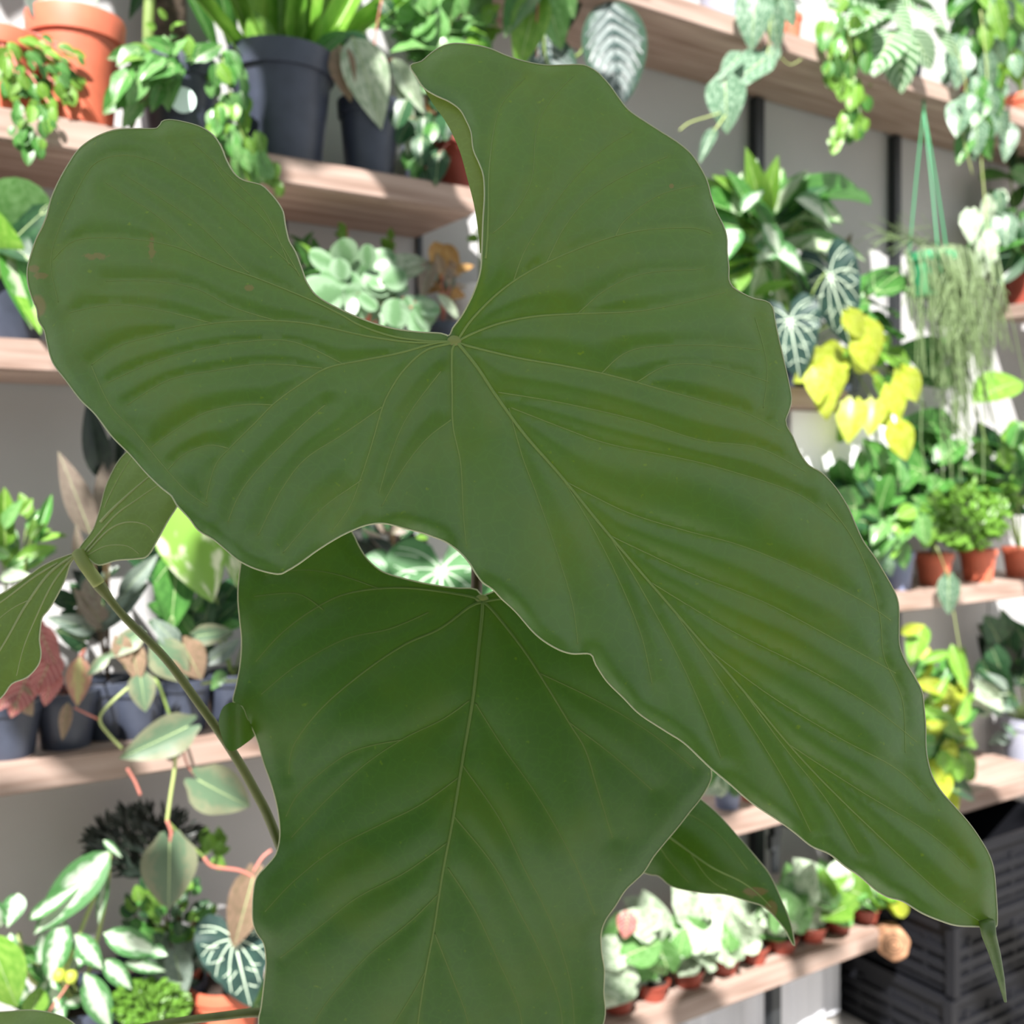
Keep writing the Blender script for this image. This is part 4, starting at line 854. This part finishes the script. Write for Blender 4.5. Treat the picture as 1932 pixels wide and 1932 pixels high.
def heromat(name, c1, c2, yel, tcol, rough=.42, transl=.25, spec=.9):
    m, n, l, b = nt(name); out = n['Material Output']
    tc = n.new('ShaderNodeTexCoord')
    def noise(s, d=4):
        x = n.new('ShaderNodeTexNoise'); x.inputs['Scale'].default_value = s; x.inputs['Detail'].default_value = d; l.new(tc.outputs['Object'], x.inputs['Vector']); return x
    def ramp(src, a, bb):
        r = n.new('ShaderNodeMapRange'); r.inputs[1].default_value = a; r.inputs[2].default_value = bb; l.new(src, r.inputs[0]); return r.outputs[0]
    def mix(f, a, bcol):
        x = n.new('ShaderNodeMix'); x.data_type = 'RGBA'; l.new(f, x.inputs[0])
        if isinstance(a, tuple): x.inputs[6].default_value = (*a, 1)
        else: l.new(a, x.inputs[6])
        x.inputs[7].default_value = (*bcol, 1); return x.outputs[2]
    c = mix(ramp(noise(22).outputs['Fac'], .35, .7), c1, c2)
    c = mix(ramp(noise(13, 5).outputs['Fac'], .50, .80), c, yel)
    av = n.new('ShaderNodeAttribute'); av.attribute_name = 'veinage'
    c = mix(ramp(av.outputs['Fac'], .3, 2.2), c, tuple(x*1.5 for x in yel))
    c = mix(ramp(noise(230, 2).outputs['Fac'], .70, .78), c, tuple(x*1.5 for x in yel))
    vo = n.new('ShaderNodeTexVoronoi'); vo.feature = 'DISTANCE_TO_EDGE'; vo.inputs['Scale'].default_value = 120; l.new(tc.outputs['Object'], vo.inputs['Vector'])
    rt = n.new('ShaderNodeMapRange'); rt.inputs[1].default_value = 0; rt.inputs[2].default_value = .09; rt.inputs[3].default_value = .30; rt.inputs[4].default_value = 0; l.new(vo.outputs['Distance'], rt.inputs[0])
    c = mix(rt.outputs[0], c, tuple(x*1.45 for x in c2))
    a1 = n.new('ShaderNodeAttribute'); a1.attribute_name = 'scar'
    c = mix(ramp(a1.outputs['Fac'], .15, .5), c, (.19, .105, .055))
    l.new(c, b.inputs['Base Color']); b.inputs['Roughness'].default_value = rough; b.inputs['Specular IOR Level'].default_value = spec
    bp = n.new('ShaderNodeBump'); bp.inputs['Strength'].default_value = .12; bp.inputs['Distance'].default_value = .002
    l.new(noise(90, 3).outputs['Fac'], bp.inputs['Height']); l.new(bp.outputs['Normal'], b.inputs['Normal'])
    tr = n.new('ShaderNodeBsdfTranslucent'); tr.inputs[0].default_value = (*tcol, 1)
    ms = n.new('ShaderNodeMixShader'); ms.inputs[0].default_value = transl
    l.new(b.outputs[0], ms.inputs[1]); l.new(tr.outputs[0], ms.inputs[2]); l.new(ms.outputs[0], out.inputs[0]); return m
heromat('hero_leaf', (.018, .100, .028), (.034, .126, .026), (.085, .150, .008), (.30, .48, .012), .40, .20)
heromat('hero_leaf_shaded', (.016, .080, .013), (.028, .098, .013), (.06, .12, .006), (.16, .34, .01), .45, .17, .5)  # darker copy of hero_leaf; shade below the largest blade put into the colour
heromat('hero_leaf_back', (.060, .14, .035), (.085, .17, .05), (.12, .2, .03), (.28, .42, .03), .55)
heromat('hero_flap', (.075, .15, .035), (.10, .18, .045), (.14, .21, .03), (.30, .40, .04), .5)
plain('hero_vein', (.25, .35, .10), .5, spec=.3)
plain('hero_vein_dim', (.14, .22, .05), .5, spec=.3)  # darker vein copy for the second blade, its shade put into the colour
plain('hero_vein_back', (.40, .45, .20), .5)
plain('hero_rim', (.52, .54, .32), .5)  # pale tone puts the backlight along the leaf edges into the colour

hb = P(800, 2560, .86)
plant = empty('anthurium_plant', Vector((hb.x, hb.y, CH-.74)), 'large-leaved green anthurium filling the foreground, nearest to the viewer', 'plant')
M_OUT = [(846,634),(832,629),(785,626),(729,617),(669,596),(604,563),(580,535),(571,512),(557,475),(545,454),(538,424),(534,400),(524,382),(510,365),(492,349),(459,340),(441,326),(427,302),(417,277),(403,256),(380,240),(347,230),(319,226),(305,230),(296,242),(264,243),(226,244),(198,251),(170,265),(147,284),(128,312),(110,344),(96,377),(89,405),(80,428),(68,452),(59,480),(52,507),(53,535),(61,563),(70,584),(73,605),(84,624),(89,647),(100,684),(124,717),(152,754),(180,782),(212,824),(245,857),(273,889),(301,917),(324,936),(333,952),(357,978),(375,1001),(403,1018),(427,1038),(450,1057),(482,1073),(524,1083),(543,1076),(566,1062),(599,1038),(636,1015),(664,1001),(690,991),(715,987),(739,990),(772,999),(797,1005),(819,1013),(839,1021),(857,1033),(872,1046),(887,1064),(898,1082),(911,1099),(930,1112),(946,1129),(974,1155),(1011,1197),(1047,1222),(1078,1233),(1114,1234),(1124,1253),(1145,1285),(1176,1316),(1207,1347),(1254,1378),(1290,1401),(1321,1430),(1342,1450),(1376,1478),(1419,1515),(1470,1549),(1500,1571),(1531,1596),(1565,1611),(1595,1635),(1621,1652),(1651,1678),(1677,1693),(1703,1700),(1737,1721),(1772,1736),(1806,1746),(1849,1748),(1877,1750),(1881,1730),(1879,1691),(1875,1644),(1866,1613),(1849,1583),(1828,1553),(1802,1523),(1778,1496),(1761,1470),(1752,1443),(1747,1412),(1746,1372),(1743,1335),(1739,1304),(1725,1276),(1707,1245),(1697,1217),(1696,1186),(1696,1155),(1693,1130),(1682,1105),(1666,1077),(1651,1052),(1629,1021),(1613,987),(1601,959),(1585,932),(1570,912),(1549,891),(1526,878),(1509,855),(1496,825),(1484,803),(1482,792),(1488,776),(1493,753),(1488,721),(1480,685),(1470,642),(1463,609),(1457,579),(1444,568),(1421,563),(1398,552),(1382,541),(1375,527),(1375,505),(1372,478),(1371,446),(1362,420),(1353,403),(1342,373),(1334,342),(1321,316),(1303,290),(1277,268),(1247,249),(1216,229),(1186,208),(1168,186),(1151,162),(1129,138),(1108,125),(1090,122),(1064,123),(1029,123),(990,116),(955,105),(925,92),(895,85),(860,82),(838,86),(821,95),(808,105),(795,116),(774,124),(786,145),(800,166),(822,180),(848,192),(868,207),(880,228),(889,250),(893,282),(904,308),(912,332),(914,370),(911,420),(909,477),(907,508),(899,538),(886,569),(869,599),(854,619),(850,630)]
M_V = [
 [(862,645),(900,692),(935,745),(990,820),(1060,900),(1150,1010),(1270,1150),(1400,1300),(1520,1440),(1650,1570),(1780,1690),(1860,1745)],
 [(862,645),(880,606),(903,556),(917,480),(921,408),(923,321),(934,234),(951,190),(990,148)],
 [(862,645),(890,603),(942,551),(999,512),(1073,477),(1143,451),(1216,434),(1303,430),(1340,440)],
 [(862,645),(890,630),(943,610),(1008,597),(1090,592),(1195,588),(1282,573),(1369,551)],
 [(862,645),(877,651),(977,675),(1064,690),(1151,708),(1238,732),(1325,756),(1412,782),(1470,812)],
 [(862,645),(853,660),(853,736),(855,806),(869,875),(874,969),(880,1030)],
 [(862,645),(804,661),(762,698),(734,740),(720,773),(701,838),(683,894),(660,955),(627,1001)],
 [(862,645),(823,647),(753,666),(683,680),(618,694),(571,722),(520,759),(483,796),(436,843),(408,875),(394,917),(389,945)],
 [(862,645),(785,646),(692,634),(576,610),(482,605),(389,612),(296,633),(226,652),(172,689)],
 [(862,645),(800,643),(739,634),(680,614),(640,592),(576,562),(487,526),(422,503),(329,465),(226,449),(142,454),(100,490)],
 [(620,572),(599,559),(566,517),(506,461),(445,410),(389,363),(329,326),(282,302),(226,293),(175,312),(140,370)],
 [(964,769),(1064,808),(1151,838),(1282,864),(1369,886),(1500,930),(1580,985)],
 [(940,740),(1060,760),(1200,792),(1320,830),(1430,845),(1520,890)],
 [(1070,910),(1180,965),(1290,1000),(1400,1030),(1520,1080),(1620,1130),(1680,1170)],
 [(1150,1010),(1300,1080),(1450,1140),(1600,1220),(1690,1270)],
 [(1230,1100),(1380,1190),(1520,1260),(1640,1330),(1730,1400)],
 [(1330,1220),(1450,1310),(1580,1390),(1690,1450),(1755,1510)],
 [(1490,1405),(1620,1490),(1750,1570),(1830,1640)],
 [(960,770),(985,860),(1015,940),(1050,1040),(1080,1140),(1090,1215)],
 [(1060,900),(1120,1000),(1170,1100),(1210,1200),(1230,1290)],
 [(1150,1010),(1215,1120),(1280,1240),(1330,1350),(1360,1430)],
 [(1270,1150),(1350,1270),(1430,1390),(1490,1490),(1530,1570)],
 [(1400,1300),(1480,1410),(1560,1510),(1620,1610)],
 [(1030,497),(1064,430),(1108,377),(1173,334),(1260,295)],
 [(969,530),(990,473),(1030,408),(1080,340),(1140,280),(1190,250)],
 [(930,440),(969,403),(1003,338),(1012,247),(1038,190),(1082,143)],
 [(1160,447),(1180,415),(1240,370),(1310,350)],
 [(1090,592),(1143,547),(1216,516),(1325,508)],
 [(1134,705),(1195,660),(1325,651),(1434,660)],
 [(1200,722),(1260,690),(1340,690),(1450,720)],
 [(851,792),(804,829),(757,889),(720,955)],
 [(832,700),(771,782),(739,852),(715,930)],
 [(720,768),(646,820),(576,866),(529,927),(487,1010)],
 [(683,905),(613,955),(566,1006),(534,1043)],
 [(613,764),(566,806),(487,885),(450,936),(430,985)],
 [(608,695),(506,687),(413,698),(319,717),(240,764)],
 [(515,764),(459,764),(389,778),(333,810),(287,843)],
 [(431,846),(394,840),(347,857),(315,889)],
 [(650,688),(552,645),(459,645),(366,661),(287,684),(203,722)],
 [(520,605),(440,580),(370,545),(290,530),(200,530)],
 [(400,610),(300,585),(210,575),(130,590)],
 [(470,515),(450,498),(375,424),(301,372),(236,330)],
 [(380,485),(300,410),(200,345)],
 [(571,530),(506,424),(436,354),(403,307)],
 [(545,500),(500,400),(420,320),(365,270)],
 [(172,689),(208,765),(255,815),(305,875),(350,925),(392,955)],
 [(1425,600),(1447,690),(1440,770)],
 [(1560,950),(1605,1010),(1640,1085),(1660,1165),(1668,1240),(1702,1320),(1708,1420)],
 [(140,370),(108,440),(96,500),(110,570)],
]
M_C = [(862,645,.600),(1060,900,.592),(1270,1150,.580),(1520,1440,.566),(1780,1690,.556),(1890,1800,.556),(300,240,.622),(60,500,.606),(330,560,.590),(250,850,.572),(450,1060,.556),(600,1030,.566),(600,760,.582),(720,985,.580),(900,1080,.577),(1110,1230,.570),(1340,1450,.560),(1600,1640,.556),(860,85,.655),(960,300,.618),(1110,125,.650),(1330,340,.630),(1200,500,.602),(1370,520,.612),(1470,600,.612),(1300,700,.586),(1490,780,.592),(1300,860,.578),(1570,915,.590),(1690,1140,.584),(1500,1150,.566),(1745,1400,.580),(1650,1420,.562),(1875,1650,.566),(790,140,.66),(700,620,.598),(860,380,.60)]
main, mzf = blade('leaf_blade', plant, M_OUT, M_V, M_C, 'hero_leaf', label='largest heart-shaped blade across the middle of the picture', prim=10, pil=13.0, sig=26.0, r0=.0011,
    scars=[(70,578,14,18),(286,468,3.5,22),(64,507,9,6),(77,520,12,5),(180,483,22,3),(1267,351,4,4),(600,541,5,9),(470,543,8,5)])
# drip tip of the main blade
tp = [(1862,1738),(1866,1765),(1877,1800),(1888,1845),(1897,1890)]
mobj('drip_tip', *tube_vf([P(a, b, .556) for a, b in tp], [.0042, .0038, .003, .002, .0007], 10), 'hero_flap', main)
# rolled-back inner edge of the right lobe
fo = crom([(786,146),(799,166),(816,195),(838,225),(855,256),(869,290),(882,338),(895,390),(903,442),(906,478),(909,477),(913,420),(917,370),(914,332),(906,308),(896,282),(892,250),(883,228),(870,207),(850,191),(824,178)], 9, True)
res = delaunay_2d_cdt([Vector(p) for p in fo], [], [list(range(len(fo)))], 1, 1e-4)
fq = np.array([tuple(v) for v in res[0]]); fz = mzf(fq)
mobj('rolled_edge', [P(a, b, c+.006) for (a, b), c in zip(fq, fz)], [tuple(f) for f in res[2]], 'hero_flap', main)
# pale knuckle where the veins meet
kz = float(mzf([(862, 645)])[0])
def knuckle(par, c, r, m='petiole_pale', st=(1.25, .5, .9)):
    V, Fc = [], []; nu, nv_ = 14, 8
    for i in range(nv_+1):
        for k in range(nu):
            a, b = 2*math.pi*k/nu, math.pi*i/nv_
            V.append(c+Vector((r*st[0]*math.sin(b)*math.cos(a), r*st[1]*math.sin(b)*math.sin(a), r*st[2]*math.cos(b))))
    for i in range(nv_):
        for k in range(nu): Fc.append((i*nu+k, i*nu+(k+1) % nu, (i+1)*nu+(k+1) % nu, (i+1)*nu+k))
    return mobj('vein_knuckle', V, Fc, m, par)
knuckle(main, P(857, 643, kz+.0006), .0036)

S_OUT = [(911,1126),(900,1113),(889,1110),(855,1109),(804,1101),(757,1090),(721,1078),(695,1057),(679,1034),(666,1008),(650,985),(610,975),(560,985),(500,1010),(462,1040),(454,1070),(449,1119),(452,1165),(456,1207),(454,1248),(447,1290),(440,1324),(457,1333),(467,1357),(480,1383),(488,1404),(498,1440),(511,1476),(521,1512),(527,1548),(528,1580),(521,1611),(503,1634),(485,1655),(478,1688),(477,1735),(485,1761),(498,1781),(502,1818),(498,1859),(493,1900),(488,1932),(496,2000),(530,2100),(590,2210),(660,2300),(730,2390),(800,2300),(900,2200),(1010,2110),(1090,2020),(1138,1932),(1139,1869),(1140,1828),(1135,1797),(1134,1761),(1143,1735),(1161,1709),(1181,1678),(1213,1647),(1233,1616),(1254,1590),(1280,1559),(1300,1533),(1321,1507),(1339,1476),(1342,1455),(1335,1410),(1310,1340),(1270,1260),(1210,1170),(1130,1100),(1050,1070),(980,1085),(933,1115),(918,1121)]
S_V = [
 [(910,1136),(910,1155),(902,1233),(892,1321),(876,1414),(855,1543),(835,1647),(819,1750),(804,1828),(788,1932),(760,2150),(735,2330)],
 [(910,1136),(928,1150),(985,1222),(1026,1285),(1073,1362),(1104,1414),(1125,1481),(1155,1580)],
 [(910,1136),(886,1145),(830,1186),(762,1217),(685,1269),(607,1336),(555,1405),(545,1460)],
 [(910,1136),(881,1124),(762,1109),(659,1119),(591,1150),(529,1197),(483,1248)],
 [(910,1136),(960,1130),(1040,1150),(1130,1220),(1210,1310),(1270,1390)],
 [(809,1155),(736,1186),(648,1207),(555,1259),(493,1310)],
 [(886,1321),(835,1357),(762,1393),(685,1445),(607,1518),(550,1580)],
 [(866,1466),(793,1518),(711,1559),(633,1600),(555,1662),(500,1720)],
 [(843,1590),(762,1647),(674,1693),(607,1745),(529,1807)],
 [(830,1683),(772,1740),(690,1807),(607,1905),(560,2000)],
 [(804,1830),(757,1910),(690,2010)],
 [(1016,1269),(1125,1321),(1228,1383),(1310,1450)],
 [(897,1326),(949,1409),(1011,1497),(1068,1595),(1099,1662),(1122,1725)],
 [(870,1440),(940,1540),(990,1640),(1040,1740),(1075,1850),(1085,1960)],
 [(855,1538),(930,1630),(980,1720),(1021,1800),(1057,1900),(1060,2000)],
 [(845,1637),(897,1719),(938,1807),(980,1906),(990,2020)],
 [(820,1760),(855,1849),(881,1921),(900,2030)],
 [(720,1112),(640,1085),(570,1075),(500,1085)],
 [(610,1150),(560,1120),(480,1125)],
 [(1073,1362),(1150,1420),(1230,1490)],
 [(760,1395),(660,1420),(570,1490),(540,1540)],
]
S_C = [(910,1130,.715),(880,1400,.700),(830,1700,.690),(780,2000,.690),(730,2390,.70),(560,1000,.73),(450,1100,.72),(450,1300,.712),(520,1560,.705),(480,1720,.69),(495,1900,.69),(640,1350,.692),(650,1650,.684),(1000,1300,.700),(1050,1600,.695),(1240,1400,.715),(1340,1460,.725),(1150,1735,.715),(1137,1900,.712),(1100,1100,.72)]
S_C = [(a, b, c-.010+(b-1130)*5e-5) for a, b, c in S_C]
sec, szf = blade('leaf_blade', plant, S_OUT, S_V, S_C, 'hero_leaf_shaded', label='second heart-shaped blade, below and behind the largest one', prim=5, pil=8.0, sig=30.0, vmat='hero_vein_dim')
knuckle(sec, P(909, 1131, .7058), .0040)
# curled-over flap on the left margin of the second blade
fo = crom([(439,1325),(457,1334),(467,1357),(483,1383),(462,1404),(439,1417),(426,1409),(415,1378),(413,1357),(421,1334)], 8, True)
gx = np.array([(x, y) for x in range(410, 490, 9) for y in range(1320, 1420, 9)], float); gx = gx[inside(gx, fo)]; gx = gx[dist(gx, np.vstack([fo, fo[:1]])) > 4]
res = delaunay_2d_cdt([Vector(p) for p in np.vstack([fo, gx])], [], [list(range(len(fo)))], 1, 1e-4)
fq = np.array([tuple(v) for v in res[0]]); fz = .713-.016*np.sin(np.clip((480-fq[:, 0])/70, 0, 1)*2.4)
mobj('curled_edge', [P(a, b, c) for (a, b), c in zip(fq, fz)], [tuple(f) for f in res[2]], 'hero_leaf_shaded', sec)

# leaf on the left seen from behind, with its petiole
T_OUT1 = [(148,1042),(156,1026),(176,999),(189,960),(199,921),(215,885),(233,859),(262,838),(300,845),(335,880),(345,920),(336,952),(318,981),(297,1019),(279,1048),(259,1054),(220,1057),(186,1066),(165,1052)]
T_V1 = [[(150,1044),(190,985),(240,935),(300,885),(330,870)],[(160,1040),(215,975),(255,945),(300,915),(338,900)],[(165,1042),(205,1000),(240,985),(275,990),(290,1005)],[(185,1000),(200,950),(225,900),(250,860)],[(165,1048),(200,1030),(240,1030),(262,1045)]]
t1, _ = blade('leaf_blade', plant, T_OUT1, T_V1, [(148,1042,.70),(230,860,.72),(340,910,.70),(280,1045,.69),(230,960,.70),(190,1060,.695)], 'hero_leaf_back', spacing=9, pil=7, label='half-hidden blade at left beside its petiole, seen from behind', vmat='hero_vein_back', prim=3, r0=.0012, wav=.0015)
T_OUT2 = [(148,1044),(140,1044),(103,1057),(77,1070),(59,1083),(26,1106),(0,1122),(-50,1150),(-110,1200),(-140,1270),(-110,1340),(-50,1350),(0,1318),(22,1290),(50,1278),(71,1256),(77,1234),(74,1206),(77,1178),(80,1164),(96,1144),(121,1097),(133,1062)]
T_V2 = [[(145,1045),(95,1080),(50,1140),(10,1210),(-40,1290),(-70,1340)],[(140,1048),(100,1100),(70,1160),(45,1220),(30,1280)],[(140,1046),(70,1085),(10,1130),(-60,1180),(-110,1240)],[(60,1130),(20,1150),(-40,1200)]]
t2, _ = blade('leaf_blade', plant, T_OUT2, T_V2, [(148,1042,.70),(60,1085,.69),(0,1122,.685),(-140,1270,.66),(0,1310,.67),(75,1200,.68),(20,1200,.675)], 'hero_leaf_back', spacing=10, pil=7, label='folded dark blade cut off by the left picture edge', vmat='hero_vein_back', prim=3, r0=.0012, wav=.0015)
# right lower leaf tip
R_OUT = [(1322,1508),(1358,1540),(1393,1579),(1427,1618),(1453,1652),(1475,1700),(1492,1743),(1499,1784),(1490,1772),(1479,1751),(1444,1713),(1410,1700),(1367,1687),(1332,1685),(1289,1678),(1264,1670),(1242,1652),(1220,1648),(1150,1620),(1120,1540),(1160,1460),(1250,1450)]
R_V = [[(1150,1500),(1268,1583),(1341,1635),(1401,1665),(1444,1700),(1488,1755)],[(1200,1530),(1280,1530),(1350,1570),(1410,1640)],[(1220,1560),(1260,1620),(1300,1665)],[(1300,1605),(1340,1660),(1390,1688)]]
r1, _ = blade('leaf_blade', plant, R_OUT, R_V, [(1150,1500,.80),(1320,1510,.84),(1340,1635,.80),(1490,1770,.80),(1250,1660,.83),(1450,1640,.82)], 'hero_leaf_shaded', spacing=10, pil=7, label='narrow blade tip below the largest leaf, above the seedlings', prim=1, r0=.0014, scars=[(1425,1682,20,7),(1455,1715,10,14)])
# low leaf at the bottom left corner
B_OUT = [(-60,1925),(-20,1912),(20,1908),(60,1906),(100,1912),(135,1928),(160,1960),(140,2010),(60,2040),(-40,2030)]
b1, _ = blade('leaf_blade', plant, B_OUT, [[(-50,1970),(40,1965),(150,1962)]], [(-60,1925,.76),(135,1928,.74),(60,2040,.70),(60,1906,.75)], 'hero_leaf', spacing=11, pil=5, label='dark rim of a low blade in the bottom left corner', prim=1)
# petioles, all rising from the crown of the plant
crown = Vector((hb.x, hb.y, CH-.70))
def pet(par, pts, r, m='petiole'):
    mobj('petiole', *tube_vf(smooth_path(pts, 8), r, 10), m, plant)
def petr(pts, r0, r1): n = len(smooth_path(pts, 8)); return [r0+(r1-r0)*i/(n-1) for i in range(n)]
pp = [P(858,646,kz+.012), P(880,760,.645), P(896,950,.70), P(899,1120,.745), P(880,1500,.80), P(840,2000,.85), crown+Vector((.01,0,0))]
pet(main, pp, petr(pp, .0036, .0048), 'stem_brown')
pp = [P(912,1132,.712), P(915,1250,.755), P(900,1600,.80), P(850,2100,.85), crown]
pet(sec, pp, petr(pp, .004, .005))
pp = [P(147,1042,.699), P(160,1062,.696), P(186,1102,.695), P(233,1162,.70), P(310,1240,.708), P(370,1320,.715), P(430,1405,.72), P(480,1490,.725), P(522,1580,.732), P(620,1850,.76), P(740,2300,.82), crown+Vector((-.02,0,0))]
n_ = len(smooth_path(pp, 8)); rr = [.0036 if i < 6 else .0042 if i < 18 else .0026+.0012*min(1, (i-18)/60) for i in range(n_)]
rr[18:22] = [.0037, .0032, .0028, .0026]
pet(t1, pp, rr)
mobj('geniculum', *tube_vf(smooth_path([P(146,1040,.698), P(158,1062,.694), P(172,1082,.6935), P(188,1104,.694)], 6), [.003]+[.0044]*17+[.0032], 12), 'petiole_pale', t1)
pp = [P(1150,1500,.803), P(1080,1560,.83), P(980,1800,.86), P(880,2200,.88), crown+Vector((.02,.01,0))]
pet(r1, pp, petr(pp, .003, .0045))
pp = [P(250,1942,.75), P(330,1928,.752), P(420,1917,.755), P(500,1911,.76), P(600,1930,.775), P(720,2150,.82), crown+Vector((-.01,-.01,0))]
pet(b1, pp, petr(pp, .0026, .004))
pp = [P(150,1961,.742), P(200,1952,.746), P(250,1942,.75)]
pet(b1, pp, .0026)
# its pot, on a small stand out of sight below
pot(plant, Vector((hb.x, hb.y, CH-.92)), .12, .20, 'black_pot')
st = empty('plant_stand', Vector((hb.x, hb.y, 0)), 'wooden stand under the big anthurium', 'stand')
tz = CH-.925
mobj('stand_top', *box_vf(Vector((hb.x, hb.y, tz-.012)), Vector((.19, 0, 0)), Vector((0, .17, 0)), Vector((0, 0, .012))), 'pine', st, False)
for sx_ in (-1, 1):
    for sy_ in (-1, 1): mobj('leg', *box_vf(Vector((hb.x+sx_*.165, hb.y+sy_*.145, (tz-.024)/2)), Vector((.016, 0, 0)), Vector((0, .016, 0)), Vector((0, 0, (tz-.024)/2))), 'pine', st, False)
